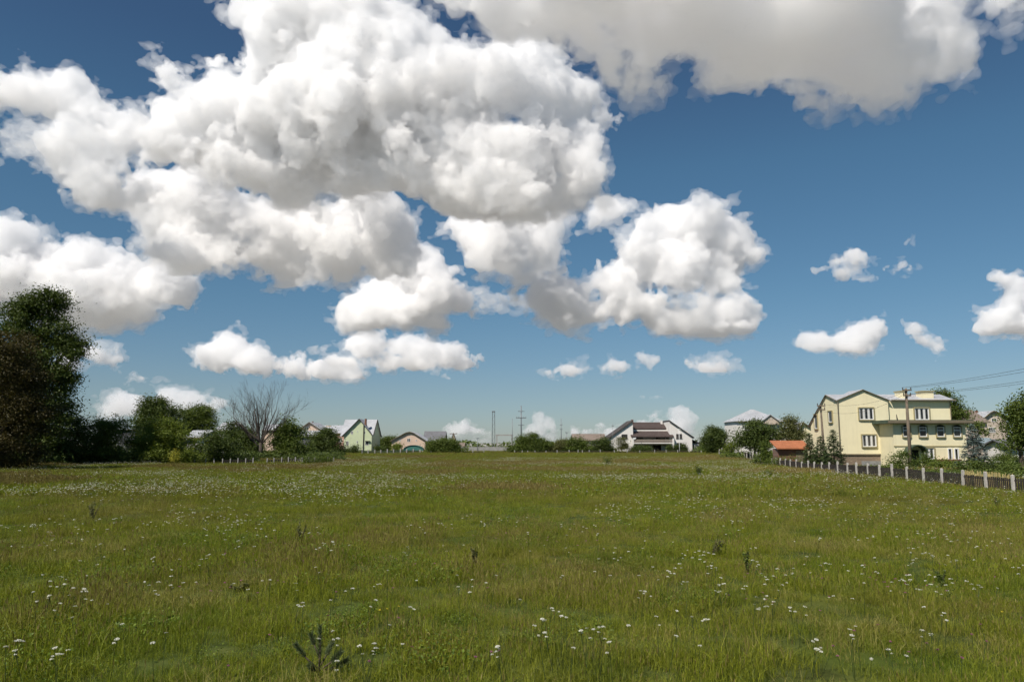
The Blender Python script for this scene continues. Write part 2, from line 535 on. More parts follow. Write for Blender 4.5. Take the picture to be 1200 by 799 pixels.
CL('white double humped cloud low above the pale yellow house', 7000, [(955, 399, 20, 9), (985, 398, 22, 10), (1010, 388, 16, 9), (945, 406, 10, 5), (985, 408, 26, 5)], seed=29, base=412, **SM)
CL('leaning torn cloud to the right of the double humped one', 6500, [(1075, 382, 9, 5), (1084, 397, 9, 7), (1096, 406, 8, 6), (1063, 404, 7, 7)], seed=30, mfp=11, res=1.1, amp=.8, wisp=.35)
CL('white cloud with a tall horn at the right edge of the sky', 6500, [(1188, 335, 12, 14), (1172, 326, 8, 5), (1195, 352, 20, 14), (1165, 375, 22, 12), (1195, 376, 30, 14), (1150, 383, 12, 7)], seed=31, base=390, mfp=8, res=1.2, amp=.8, wisp=.25)
CL('low flat cloud in the middle right of the sky', 8500, [(810, 426, 14, 7), (835, 430, 26, 6), (852, 427, 9, 7), (795, 432, 12, 4)], seed=32, base=436, **SM)
for i, (x, y, a, b, lb) in enumerate([(667, 432, 14, 5, 'small flat cloud right of the tiniest round puff'), (638, 436, 6, 4, 'tiniest round puff of cloud low in the middle of the sky'),
      (721, 428, 10, 5, 'small puff of cloud under the biggest white cumulus'), (757, 421, 8, 5, 'small puff left of the low flat cloud')]):
    CL(lb, 8500, [(x, y, a, b), (x + a * .6, y + 1, a * .6, b * .7)], seed=40 + i, **SM)
CL('pale cloud rising behind the roof of the white and brown house', 11000, [(760, 486, 14, 7), (750, 494, 12, 8), (772, 492, 14, 7), (760, 500, 24, 8)], seed=50, **SF)
CL('pale cloud right of the one behind the brown roof', 11000, [(793, 482, 11, 5), (802, 494, 16, 9), (790, 500, 16, 8)], seed=51, **SF)
CL('small pale cloud low right of the tall lattice pole', 11000, [(633, 487, 9, 8), (645, 496, 7, 9), (640, 508, 14, 8)], seed=52, **SF)
CL('faint low cloud above the concrete wall', 11000, [(545, 495, 12, 5), (538, 502, 16, 5), (552, 505, 10, 3)], seed=53, **SF)
CL('faint low cloud left of the white and brown house', 11000, [(706, 500, 12, 6), (722, 504, 14, 6), (700, 507, 16, 4)], seed=54, **SF)
# ---------------------------------------------------------------- ground sheet and meadow
rngm = np.random.default_rng(77)

def ground_h(x, y):
    return 0.10 * np.sin(x * .11 + 1.3) * np.sin(y * .09) + 0.06 * np.sin(x * .31 + y * .23) + 0.03 * np.sin(x * .9) * np.sin(y * .8 + 1)

def gz(x, y): return float(ground_h(np.float64(x), np.float64(y)))

WV = [(0.09, (0.190, 0.140, 0.045), .50, .66, .5, 3.0), (0.55, (0.290, 0.310, 0.045), .50, .72, .50, 2.0), (0.33, (0.075, 0.140, 0.012), .5, .68, .45, 2.0)]
def ground_sheet():
    a = np.concatenate([-np.geomspace(6000, 130, 14), np.linspace(-120, 120, 161), np.geomspace(130, 6000, 14)])
    b = np.concatenate([np.linspace(-60, 240, 201), np.geomspace(250, 20000, 16)])
    b = np.concatenate([[-3000, -600, -150], b])
    Xg, Yg = np.meshgrid(a, b, indexing='ij')
    Zg = ground_h(Xg, Yg) * (np.abs(Xg) < 125) * (Yg < 235) * (Yg > -55)
    v = np.stack([Xg, Yg, Zg], -1).reshape(-1, 3)
    na, nb = len(a), len(b)
    i = (np.arange(na - 1)[:, None] * nb + np.arange(nb - 1)[None]).ravel()
    q = np.stack([i, i + nb, i + nb + 1, i + 1], 1)
    me = mesh_np('ground', v, q, True)
    m = bpy.data.materials.new('meadow_soil'); m.use_nodes = True
    nt = m.node_tree; p = nt.nodes['Principled BSDF']
    p.inputs['Roughness'].default_value = 1; p.inputs['Specular IOR Level'].default_value = 0.05
    g = nt.nodes.new('ShaderNodeNewGeometry')
    n = nn(nt, 'ShaderNodeTexNoise', Scale=3.0, Detail=8.0, Roughness=.7)
    nt.links.new(g.outputs['Position'], n.inputs['Vector'])
    c = ramp(nt, n.outputs['Fac'], [(.3, (.026, .034, .009)), (.5, (.060, .078, .018)), (.7, (.095, .110, .030))])
    for (scl, col_, lo, hi, amt, det) in WV:
        n = nn(nt, 'ShaderNodeTexNoise', Scale=scl, Detail=det, Roughness=.6)
        nt.links.new(g.outputs['Position'], n.inputs['Vector'])
        f = nn(nt, 'ShaderNodeMapRange'); f.inputs[1].default_value = lo; f.inputs[2].default_value = hi; f.inputs[4].default_value = amt * .7
        nt.links.new(n.outputs['Fac'], f.inputs[0])
        c = mixc(nt, c, tuple(x * .6 for x in col_), f.outputs[0])
    ln = nt.nodes.new('ShaderNodeVectorMath'); ln.operation = 'LENGTH'
    nt.links.new(g.outputs['Position'], ln.inputs[0])
    f = nn(nt, 'ShaderNodeMapRange'); f.inputs[1].default_value = 350; f.inputs[2].default_value = 900
    nt.links.new(ln.outputs['Value'], f.inputs[0])
    c = mixc(nt, c, (.32, .31, .285), f.outputs[0])      # unseen far ground, paled to bounce neutral light onto the cloud undersides
    nt.links.new(c, p.inputs['Base Color'])
    o = link('ground', me, m); tag(o, kind='structure')
ground_sheet()

def blades(rng, n, radius, hmin, hmax, width, lean=.45, tint=(0, 1), seed_head=0.0, head=(.004, .05), cluster=None):
    """grass blades as bent tapering strips; returns verts, quads, tint, material index"""
    r = radius * np.sqrt(rng.random(n)); t = rng.random(n) * 2 * np.pi
    cx_, cy_ = r * np.cos(t), r * np.sin(t)
    h = rng.uniform(hmin, hmax, n) * (1 - .25 * (r / radius))
    az = rng.random(n) * 2 * np.pi
    le = np.abs(rng.normal(0, lean, n)) * h
    dx, dy = np.cos(az) * le, np.sin(az) * le
    fa = rng.random(n) * np.pi
    wx, wy = np.cos(fa) * width / 2, np.sin(fa) * width / 2
    rows = []
    for (tt, hh, ww) in ((0, 0, 1.0), (.22, .5, .85), (1.0, 1.0, .12)):
        for sgn in (-1, 1):
            rows.append(np.stack([cx_ + dx * tt + sgn * wx * ww, cy_ + dy * tt + sgn * wy * ww, h * hh * (1 - .25 * tt * le / h)], 1))
    v = np.stack(rows, 1).reshape(-1, 3)
    base = np.arange(n)[:, None] * 6
    q = np.concatenate([base + np.array([[0, 1, 3, 2]]), base + np.array([[2, 3, 5, 4]])], 1).reshape(-1, 4)
    tn = np.repeat(rng.uniform(*tint, n), 2)
    mi = np.zeros(len(q), int)
    if seed_head > 0:
        k = rng.random(n) < seed_head
        m_ = k.sum()
        tip = np.stack([cx_ + dx, cy_ + dy, h * (1 - .25 * le / h)], 1)[k]
        vv, qq = [], []
        hw, hl = head
        L = hl * rng.uniform(.6, 1.3, m_)
        for a in (0, np.pi / 2):
            ox, oy = np.cos(fa[k] + a) * hw, np.sin(fa[k] + a) * hw
            d = np.stack([ox, oy, 0 * ox], 1)
            up = np.stack([dx[k] * .15, dy[k] * .15, L], 1)
            vs = np.stack([tip - up * .15, tip + up * .35 + d, tip + up, tip + up * .35 - d], 1).reshape(-1, 3)
            qs = np.arange(m_)[:, None] * 4 + np.arange(4)[None] + len(v) + sum(len(x) for x in vv)
            vv.append(vs); qq.append(qs)
        v = np.concatenate([v] + vv); nq = sum(len(x) for x in qq)
        q = np.concatenate([q] + qq); mi = np.concatenate([mi, np.ones(nq, int)])
        tn = np.concatenate([tn, rng.random(nq)])
    return v, q, tn, mi

def leaflets(rng, n, radius, hmin, hmax, size, tint=(0, 1), flat=.5, mi=0):
    r = radius * np.sqrt(rng.random(n)); t = rng.random(n) * 2 * np.pi
    c = np.stack([r * np.cos(t), r * np.sin(t), rng.uniform(hmin, hmax, n)], 1)
    return leaf_quads(rng, c, size, tint, flat, mi)

def leaf_quads(rng, c, size, tint=(0, 1), flat=.5, mi=0, asp=.6):
    n = len(c)
    a = rng.normal(size=(n, 3)); a[:, 2] *= 1 - flat; a /= np.linalg.norm(a, axis=1)[:, None] + 1e-9
    b = rng.normal(size=(n, 3)); b[:, 2] *= 1 - flat
    b -= a * (a * b).sum(1)[:, None]; b /= np.linalg.norm(b, axis=1)[:, None] + 1e-9
    s = (size * rng.uniform(.6, 1.35, n))[:, None]
    v = np.stack([c - a * s * .5, c + b * s * .5 * asp, c + a * s * .5, c - b * s * .5 * asp], 1).reshape(-1, 3)
    q = np.arange(n * 4).reshape(-1, 4)
    tn = rng.uniform(*tint, n) if isinstance(tint, tuple) else tint
    return v, q, tn, np.full(n, mi)

def merge(parts):
    V, Q, T, M, o = [], [], [], [], 0
    for v, q, t, m in parts:
        V.append(v); Q.append(q + o); T.append(t); M.append(m); o += len(v)
    return np.concatenate(V), np.concatenate(Q), np.concatenate(T), np.concatenate(M)

def tinted(name, parts, mats):
    v, q, t, m = merge(parts)
    me = mesh_np(name, v, q)
    at = me.attributes.new('tint', 'FLOAT', 'FACE'); at.data.foreach_set('value', t.astype(np.float32))
    for x in mats: me.materials.append(x)
    me.polygons.foreach_set('material_index', m.astype(np.int32))
    return me

G_GRASS = leafy('meadow_grass', (.084, .115, .008), (.325, .348, .030), .35, WV)
G_SEED = leafy('grass_seed_heads', (.120, .085, .028), (.330, .280, .090), .2)
G_DRY = leafy('dry_grass', (.19, .165, .04), (.38, .34, .10), .3)
G_HERB = leafy('meadow_herbs', (.055, .100, .010), (.200, .270, .034), .3, WV[:1])
W_PETAL = leafy('white_petals', (.55, .55, .47), (.82, .81, .74), .2)
P_PETAL = leafy('pink_clover_petals', (.24, .07, .13), (.42, .17, .27), .2)
Y_PETAL = leafy('yellow_petals', (.55, .42, .03), (.75, .6, .05), .2)

def proto_mesh(kind, rng):
    if kind == 'fine':
        return tinted('grass_clump', [blades(rng, 170, .38, .07, .25, .006, .95)], [G_GRASS])
    if kind == 'tall':
        return tinted('grass_clump', [blades(rng, 130, .36, .10, .36, .006, .75, seed_head=.12, head=(.005, .07))], [G_GRASS, G_SEED])
    if kind == 'seed':
        return tinted('grass_clump', [blades(rng, 90, .36, .08, .25, .006, .9), (lambda b: (b[0], b[1], b[2], np.where(b[3] == 1, 1, 2)))(blades(rng, 22, .36, .25, .5, .004, .35, seed_head=.9, head=(.007, .07)))], [G_GRASS, G_SEED, G_DRY])
    if kind == 'dry':
        b = blades(rng, 60, .34, .12, .42, .006, .7)
        return tinted('grass_clump', [blades(rng, 90, .36, .07, .24, .006, .9), (b[0], b[1], b[2], b[3] + 1)], [G_GRASS, G_DRY])
    if kind == 'herb':
        return tinted('grass_clump', [blades(rng, 90, .36, .07, .24, .006, .9), (lambda l: (l[0], l[1], l[2], l[3]))(leaflets(rng, 120, .36, .04, .26, .034, flat=.3, mi=1))], [G_GRASS, G_HERB])
    if kind == 'far':
        return tinted('grass_patch', [blades(rng, 420, 1.1, .14, .42, .026, .45, seed_head=.05, head=(.014, .09)), leaflets(rng, 60, 1.0, .05, .28, .09, mi=2)], [G_GRASS, G_SEED, G_HERB])
    if kind == 'farseed':
        return tinted('grass_patch', [blades(rng, 340, 1.1, .14, .38, .026, .45), blades(rng, 60, 1.1, .3, .55, .012, .3, seed_head=.9, head=(.022, .11))], [G_GRASS, G_SEED])

def gn_scatter(name, protos, pts, rot, scl, idx):
    """one object that scatters clumps on its own points (uncountable meadow growth)"""
    c = bpy.data.collections.new(name + '_kinds')
    for k, me in enumerate(protos):
        po = bpy.data.objects.new('%s_%02d' % (name, k), me); c.objects.link(po)
    me = bpy.data.meshes.new(name)
    me.vertices.add(len(pts)); me.vertices.foreach_set('co', np.ascontiguousarray(pts, np.float32).ravel())
    for nm, ty, d in (('turn', 'FLOAT', rot), ('size', 'FLOAT', scl), ('pick', 'INT', idx)):
        a = me.attributes.new(nm, ty, 'POINT'); a.data.foreach_set('value', np.asarray(d, np.float32 if ty == 'FLOAT' else np.int32))
    o = link(name, me)
    ng = bpy.data.node_groups.new(name + '_scatter', 'GeometryNodeTree')
    ng.interface.new_socket('Geometry', in_out='INPUT', socket_type='NodeSocketGeometry')
    ng.interface.new_socket('Geometry', in_out='OUTPUT', socket_type='NodeSocketGeometry')
    gi = ng.nodes.new('NodeGroupInput'); go = ng.nodes.new('NodeGroupOutput')
    ci = ng.nodes.new('GeometryNodeCollectionInfo'); ci.inputs[0].default_value = c
    ci.inputs['Separate Children'].default_value = True; ci.inputs['Reset Children'].default_value = True
    ip = ng.nodes.new('GeometryNodeInstanceOnPoints'); ip.inputs['Pick Instance'].default_value = True
    def na(nm, ty):
        n = ng.nodes.new('GeometryNodeInputNamedAttribute'); n.data_type = ty; n.inputs[0].default_value = nm
        return [s for s in n.outputs if s.enabled][0]
    cb = ng.nodes.new('ShaderNodeCombineXYZ')
    L = ng.links
    L.new(na('turn', 'FLOAT'), cb.inputs[2])
    L.new(gi.outputs[0], ip.inputs['Points']); L.new(ci.outputs[0], ip.inputs['Instance'])
    L.new(na('pick', 'INT'), ip.inputs['Instance Index'])
    e2r = ng.nodes.new('FunctionNodeEulerToRotation'); L.new(cb.outputs[0], e2r.inputs[0]); L.new(e2r.outputs[0], ip.inputs['Rotation'])
    L.new(na('size', 'FLOAT'), ip.inputs['Scale'])
    L.new(ip.outputs[0], go.inputs[0])
    md = o.modifiers.new('scatter', 'NODES'); md.node_group = ng
    return o

def fract_noise(x, y, s, seed):
    """cheap smooth value noise 0..1"""
    g = np.random.default_rng(seed).random((256, 256))
    X_, Y_ = x / s + 1000, y / s + 1000
    i, j = np.floor(X_).astype(int), np.floor(Y_).astype(int)
    fx, fy = X_ - i, Y_ - j
    fx = fx * fx * (3 - 2 * fx); fy = fy * fy * (3 - 2 * fy)
    G = lambda a, b: g[a % 256, b % 256]
    return (G(i, j) * (1 - fx) + G(i + 1, j) * fx) * (1 - fy) + (G(i, j + 1) * (1 - fx) + G(i + 1, j + 1) * fx) * fy

def scatter_pts(rng, dens, y0, y1, margin=3.0, side=0.70):
    """uniform points over the wedge of meadow the photo looks at, with a margin so a step aside still sees grass"""
    w = side * y1 + margin
    n = int(dens * (y1 - y0) * 2 * w)
    x = rng.uniform(-w, w, n); y = rng.uniform(y0, y1, n)
    k = np.abs(x) < side * y + margin
    return x[k], y[k]

def meadow():
    rng = np.random.default_rng(5)
    kinds = ['fine', 'tall', 'seed', 'dry', 'herb']
    protos = [proto_mesh(k, rng) for k in kinds for _ in range(3)]
    x, y = scatter_pts(rng, 11.0, 5.5, 24)
    x2, y2 = scatter_pts(rng, 5.0, 24, 40)
    x = np.concatenate([x, x2]); y = np.concatenate([y, y2])
    n = len(x)
    s = fract_noise(x, y, 3.5, 1) * .6 + fract_noise(x, y, 1.2, 2) * .4
    d = fract_noise(x, y, 2.5, 3) * .6 + fract_noise(x, y, .8, 4) * .4
    r = rng.random(n)
    k = np.zeros(n, int)
    k[r < .45] = 1
    k[(s > .56) & (r > .55)] = 2
    k[(d > .62) & (r < .5)] = 3
    k[(d < .36) & (r > .62)] = 4
    idx = k * 3 + rng.integers(0, 3, n)
    sc_ = rng.uniform(.6, 1.25, n) * (.5 + .7 * fract_noise(x, y, 1.3, 9))
    o = gn_scatter('meadow_grass', protos, np.stack([x, y, ground_h(x, y)], 1), rng.random(n) * 6.28, sc_, idx)
    tag(o, kind='stuff')
    protos = [proto_mesh(k, rng) for k in ('far', 'far', 'farseed')]
    x, y = scatter_pts(rng, 1.5, 38, 135, 6)
    n = len(x)
    s = fract_noise(x, y, 7, 11)
    idx = np.where(s > .72, 2, rng.integers(0, 2, n))
    o = gn_scatter('distant_meadow_grass', protos, np.stack([x, y, ground_h(x, y)], 1), rng.random(n) * 6.28, rng.uniform(.7, 1.25, n), idx)
    tag(o, kind='stuff')
    x, y = scatter_pts(rng, .45, 135, 225, 6)
    n = len(x)
    o = gn_scatter('farthest_meadow_grass', protos, np.stack([x, y, ground_h(x, y)], 1), rng.random(n) * 6.28, rng.uniform(1.1, 1.9, n), rng.integers(0, 2, n))
    tag(o, kind='stuff')
    print('meadow', n)
meadow()
# ---------------------------------------------------------------- trees and shrubs
BARK = surf('bark', (.10, .078, .055), .95, .4, 3.0, bump=.6, bscale=12)
BARK_DEAD = surf('dead_bark', (.075, .062, .050), .95, .35, 3.0)
L_MID = leafy('leaves_mid_green', (0.042, 0.072, 0.014), (0.175, 0.225, 0.045), .3)
L_DARK = leafy('leaves_dark_green', (0.028, 0.05, 0.012), (0.125, 0.165, 0.036), .25)
L_LIGHT = leafy('leaves_light_green', (0.075, 0.115, 0.018), (0.25, 0.3, 0.055), .35)
L_OLIVE = leafy('leaves_olive', (0.07, 0.082, 0.024), (0.21, 0.215, 0.075), .3)
L_RUST = leafy('leaves_rusty_brown', (.030, .028, .009), (.105, .085, .028), .25)
L_YELLOW = leafy('leaves_yellow_green', (0.22, 0.22, 0.03), (0.48, 0.44, 0.06), .35)
L_BLUE = leafy('needles_blue_green', (0.06, 0.09, 0.08), (0.22, 0.27, 0.25), .1)
L_SPRUCE = leafy('needles_dark_green', (0.028, 0.05, 0.018), (0.11, 0.145, 0.05), .1)

def crown_mesh(name, lobes, leaf, dens, seed, m, gap=.25, flat=.35):
    """lobes: (cx,cy,cz, rx,ry,rz) in metres about the tree base.  Leaves gather in clumps near the lobes' skins."""
    rng = np.random.default_rng(seed)
    C, W = [], []
    for (a, b, c, rx, ry, rz) in lobes:
        area = 4 * np.pi * ((rx * ry) ** 1.6 / 3 + (rx * rz) ** 1.6 / 3 + (ry * rz) ** 1.6 / 3) ** (1 / 1.6)
        n = max(6, int(area * dens))
        # boughs: bunches of clumps pushed out to the lobe's skin, with air between them
        R_ = np.array([rx, ry, rz]); rm = float(R_.mean())
        nb = int(np.clip(5 + 2.6 * rm * rm ** .35, 6, 46)); d = rng.normal(size=(nb, 3)); d /= np.linalg.norm(d, axis=1)[:, None]
        bc = d * (rng.uniform(.55, 1.02, nb) ** .7)[:, None] * R_ + np.array([a, b, c])
        pick = rng.integers(0, nb, n)
        off = rng.normal(size=(n, 3)) * np.array([1, 1, .62]) * rm * .155 * (nb / 20) ** -.33
        p = bc[pick] + off
        C.append(p[rng.random(n) > gap])
        m_ = int(n * .22); d = rng.normal(size=(m_, 3)) * .36
        C.append(d * R_ + np.array([a, b, c]))
    C = np.concatenate(C)
    cs = leaf * rng.uniform(1.3, 3.2, len(C))           # clump radius
    k = rng.integers(26, 60, len(C))
    own = np.repeat(np.arange(len(C)), k)
    P = C[own] + rng.normal(size=(len(own), 3)) * cs[own][:, None] * np.array([1, 1, .6])
    P = P[P[:, 2] > .12]; own = own[:len(P)] if len(own) != len(P) else own
    tint = np.clip(rng.beta(2, 2, len(C))[own] * .6 + rng.random(len(own)) * .4, 0, 1)
    return tinted(name, [leaf_quads(rng, P, leaf, tint, flat)], [m])

def trunk_mesh(h, r, lobes, seed, lean=(0, 0)):
    """tapered trunk forking into limbs that reach into each lobe"""
    rnd = random.Random(seed); mb = MB()
    top = Vector((lean[0] * h, lean[1] * h, h))
    pts = [Vector((0, 0, -.15))] + [Vector((top.x * t + rnd.uniform(-1, 1) * r * .5, top.y * t + rnd.uniform(-1, 1) * r * .5, h * t)) for t in (.25, .5, .75, 1)]
    mb.tube(pts, [r * 1.35, r, r * .85, r * .72, r * .5], 8)
    for (a, b, c, rx, ry, rz) in lobes:
        e = Vector((a, b, c))
        if e.z < h * .3: continue
        s = pts[rnd.choice([2, 3, 4])] if e.z > h * .6 else pts[1]
        mid = s.lerp(e, .5) + Vector((rnd.uniform(-.1, .1) * rx, 0, rz * .15))
        mb.tube([s, mid, e], [r * .38, r * .24, r * .1], 6)
        for _ in range(4):
            q = e + Vector((rnd.uniform(-.7, .7) * rx, rnd.uniform(-.7, .7) * ry, rnd.uniform(-.3, .8) * rz))
            mb.tube([mid, mid.lerp(q, .6) + Vector((0, 0, .1 * rz)), q], [r * .16, r * .1, r * .03], 4)
    return mb

def px_lobes(base, d, lob):
    """lobes given at their places in the photo (px, py, rx, ry[, depth offset m]) -> metres about the base point"""
    out = []
    for l in lob:
        yy = d + (l[4] if len(l) > 4 else 0)
        w = at_y(l[0], l[1], yy); u = yy / F
        rx, rz = l[2] * u, l[3] * u
        out.append((w.x - base.x, w.y - base.y, w.z - base.z, rx, (rx + rz) * .5, rz))
    return out

def base_at(px, d):
    x = xs(px, d)
    return Vector((x, d, gz(x, d) if abs(x) < 120 and d < 230 else 0))

def tree(label, px, d, lob, m=L_MID, leaf=.2, dens=2.2, seed=1, trunk_h=None, r=None, name='leafy_tree', cat='tree', group=None, gap=.25, stem='trunk', bark=None):
    b = base_at(px, d)
    L = px_lobes(b, d, lob)
    t = tag(empty(name, b), label, cat, group)
    link('crown' if stem == 'trunk' else 'foliage', crown_mesh('crown', L, leaf, dens, seed, m, gap), None, t)
    top = max(l[2] + l[5] for l in L)
    h = trunk_h or top * .45
    trunk_mesh(h, r or max(.04, top * .022), L, seed).build(stem, bark or BARK, t, smooth=True)
    return t

GT = 'trees and bushes growing along the far edge of the meadow'
tree('tallest leafy tree at the left edge, crown bulging right against the sky', 40, 84,
     [(50, 360, 26, 20), (35, 378, 26, 24), (66, 385, 20, 20), (60, 352, 18, 13), (22, 372, 14, 18), (50, 405, 30, 24), (20, 410, 34, 34), (78, 408, 15, 13), (90, 413, 11, 12), (92, 400, 7, 7), (60, 430, 26, 20), (72, 440, 14, 14),
      (40, 450, 40, 30), (72, 466, 12, 15), (60, 480, 22, 24), (66, 500, 14, 18), (30, 490, 44, 40), (44, 520, 36, 26), (-10, 450, 30, 60)],
     L_DARK, .23, 2.6, 101, trunk_h=9, r=.42, gap=.45)
tree('rusty brown leaved tree at the very left edge in front of the tallest one', 2, 70,
     [(8, 408, 30, 26), (0, 430, 44, 36), (22, 440, 26, 26), (14, 470, 38, 36), (30, 490, 26, 34), (4, 510, 48, 36), (26, 528, 24, 18), (-40, 470, 40, 60)], L_RUST, .17, 3.4, 102, trunk_h=6, r=.32, gap=.42)
tree('dark bush filling the gap right beside the tallest tree', 84, 88, [(82, 512, 18, 24), (92, 520, 16, 22), (80, 532, 20, 16), (94, 500, 11, 12)], L_DARK, .18, 3, 103, stem='stem', name='bush', cat='bush', group=GT)
tree('dark rounded bush between the tallest tree and the light green bush', 124, 90, [(118, 510, 18, 20), (132, 516, 16, 24), (126, 500, 12, 12), (110, 528, 16, 16), (136, 532, 13, 12), (122, 534, 16, 10)], L_MID, .18, 3, 104, stem='stem', name='bush', cat='bush', group=GT)
tree('round topped tree standing behind the light green bush on the left', 184, 118, [(182, 486, 24, 16), (170, 492, 18, 14), (198, 490, 16, 14), (184, 478, 16, 10), (186, 510, 26, 22)], L_DARK, .24, 2.6, 105, name='round_tree', group=GT)
tree('large light green bush left of the bare tree', 188, 92, [(185, 512, 24, 18), (170, 520, 18, 20), (205, 520, 20, 20), (190, 532, 34, 13), (218, 534, 12, 12), (160, 534, 12, 10), (192, 500, 14, 9)], L_LIGHT, .18, 3, 106, stem='stem', name='bush', cat='bush', group=GT)
tree('small bright yellow green sapling at the foot of the light green bush', 204, 87, [(204, 537, 3.5, 4), (205, 530, 2.5, 4)], L_YELLOW, .10, 9, 107, stem='stem', name='sapling', cat='sapling')
tree('leafy tree behind the small grey roofed house on the left', 233, 124, [(232, 488, 17, 12), (222, 494, 12, 12), (244, 494, 10, 10), (233, 504, 18, 12), (238, 481, 9, 6)], L_MID, .24, 2.6, 108, name='round_tree', group=GT)
tree('dark bush between the small grey roofed house and the bare tree', 252, 98, [(250, 524, 16, 18), (240, 532, 14, 12), (264, 528, 14, 16), (256, 514, 10, 9)], L_DARK, .18, 3, 109, stem='stem', name='bush', cat='bush', group=GT)
tree('dark tree directly left behind the bare tree', 276, 120, [(272, 508, 12, 12), (284, 506, 10, 9), (276, 520, 18, 16), (292, 520, 14, 14), (296, 530, 18, 10)], L_DARK, .22, 2.6, 110, name='small_tree', group=GT)
tree('green tree just right of the bare tree', 338, 112, [(336, 508, 14, 12), (346, 514, 13, 13), (328, 516, 11, 13), (340, 526, 22, 14), (336, 499, 8, 7)], L_MID, .22, 2.8, 111, name='small_tree', group=GT)
tree('round dark green tree left of the pale green gabled house', 383, 135, [(382, 514, 14, 10), (374, 520, 11, 12), (393, 521, 10, 12), (384, 528, 17, 10), (384, 508, 8, 6)], L_DARK, .22, 3, 112, name='small_tree', group=GT)
tree('tiny bush behind the last dark fence bay near the bare tree', 379, 92, [(366, 538, 9, 6), (377, 539, 10, 6)], L_MID, .14, 5, 114, stem='stem', name='bush', cat='bush', group=GT)
tree('low bush at the left foot of the pale green gabled house', 409, 172, [(406, 529, 8, 4), (414, 527, 6, 5), (398, 532, 7, 3)], L_DARK, .22, 4, 115, stem='stem', name='bush', cat='bush', group=GT)
tree('bush at the right foot of the pale green gabled house', 445, 190, [(444, 526, 4, 3.5), (449, 527, 4, 3)], L_DARK, .22, 4, 116, stem='stem', name='bush', cat='bush', group=GT)
tree('tree between the pale green house and the pale pink house', 452, 235, [(452, 516, 7, 5), (460, 517, 7, 4), (453, 522, 9, 6), (464, 523, 6, 6)], L_MID, .3, 3, 117, name='small_tree', group=GT)
tree('light green shrub against the front of the pale pink house', 466, 205, [(466, 526, 5, 4), (467, 522.5, 3, 3)], L_LIGHT, .25, 4, 118, stem='stem', name='bush', cat='bush', group=GT)
tree('wide dark bush right of the pale pink house', 516, 178, [(512, 521, 10, 7), (524, 519, 10, 7), (506, 527, 10, 6), (520, 528, 14, 6), (531, 526, 8, 7), (540, 529, 8, 5)], L_MID, .25, 3.4, 119, stem='stem', name='bush', cat='bush', group=GT)
tree('tallest bush at the right end of the concrete wall', 621, 186, [(621, 515, 11, 8), (613, 521, 9, 8), (630, 521, 8, 8), (621, 527, 17, 6), (603, 527, 9, 5), (640, 521, 6, 7)], L_MID, .25, 3.4, 120, stem='stem', name='bush', cat='bush', group=GT)
tree('light olive bush left of the low brown roofed building', 660, 186, [(659, 521, 8, 6), (652, 526, 8, 5), (666, 525, 8, 6)], L_OLIVE, .25, 3.4, 121, stem='stem', name='bush', cat='bush', group=GT)
tree('dark bush in front of the low brown roofed building', 678, 184, [(676, 519, 9, 7), (684, 523, 7, 7), (672, 527, 10, 5)], L_MID, .25, 3.4, 122, stem='stem', name='bush', cat='bush', group=GT)
tree('dark bush just left of the white and brown house', 705, 188, [(702, 524, 9, 7), (709, 521, 7, 6), (696, 528, 9, 4), (714, 528, 6, 4)], L_DARK, .25, 3.4, 123, stem='stem', name='bush', cat='bush', group=GT)
tree('thin grey leaved tree before the left wing of the white and brown house', 728, 190, [(727, 516, 6, 4), (731, 520, 6, 4), (724, 523, 6, 4), (730, 525, 5, 3)], L_OLIVE, .2, 2.2, 124, name='thin_tree', group=GT, gap=.45)
tree('bush before the balcony of the white and brown house', 750, 190, [(750, 525, 8, 5), (744, 528, 7, 3.5), (757, 528, 6, 4)], L_DARK, .22, 4, 125, stem='stem', name='bush', cat='bush', group=GT)
for (x, tp, w, lb) in ((785, 521, 1.8, 'narrow upright cypress nearest the door of the white and brown house'), (793.5, 521, 2.2, 'narrow upright cypress before the window of the right wing'), (801, 520, 1.6, 'slimmest cypress at the right corner of the white wing'),
                       (822, 521, 2.0, 'upright cypress by the small annex of the white and brown house')):
    tree(lb, x, 193, [(x, (tp + 531) / 2, w, (531 - tp) / 2), (x, (tp + 531) / 2 + 2, w * 1.15, (531 - tp) / 2.8)], L_DARK, .16, 14, int(x), stem='stem', name='cypress', cat='cypress', r=.06)
tree('dark egg shaped tree standing alone right of the white and brown house', 837, 165, [(835, 512, 11, 10), (842, 516, 9, 11), (830, 519, 9, 9), (838, 524, 11, 7), (838, 507, 8, 6)], L_DARK, .25, 3, 126, name='small_tree', group=GT)
tree('pale green bush by the far fence posts', 857, 128, [(857, 526, 6, 5), (861, 521, 6, 4), (853, 530, 5, 4)], L_LIGHT, .2, 4, 127, stem='stem', name='bush', cat='bush', group=GT)
tree('broad round dark tree in front of the white hip roofed house', 885, 112, [(878, 508, 14, 12), (890, 504, 14, 10), (898, 512, 10, 11), (872, 516, 9, 8), (886, 520, 18, 9), (884, 497, 9, 5)], L_DARK, .22, 3, 128, name='round_tree', group=GT, trunk_h=2.2)
tree('looser olive tree between the hip roofed house and the orange roof', 927, 122, [(925, 500, 12, 9), (934, 506, 9, 10), (918, 508, 10, 10), (929, 494, 8, 5), (926, 514, 16, 8)], L_OLIVE, .2, 2.8, 129, name='round_tree', group=GT, gap=.35)
tree('leafy bush beside the left end of the orange roofed shed', 897, 92, [(897, 530, 8, 8), (902, 538, 8, 7), (891, 538, 7, 6), (898, 521, 5, 5)], L_MID, .16, 4, 130, stem='stem', name='bush', cat='bush', group=GT)
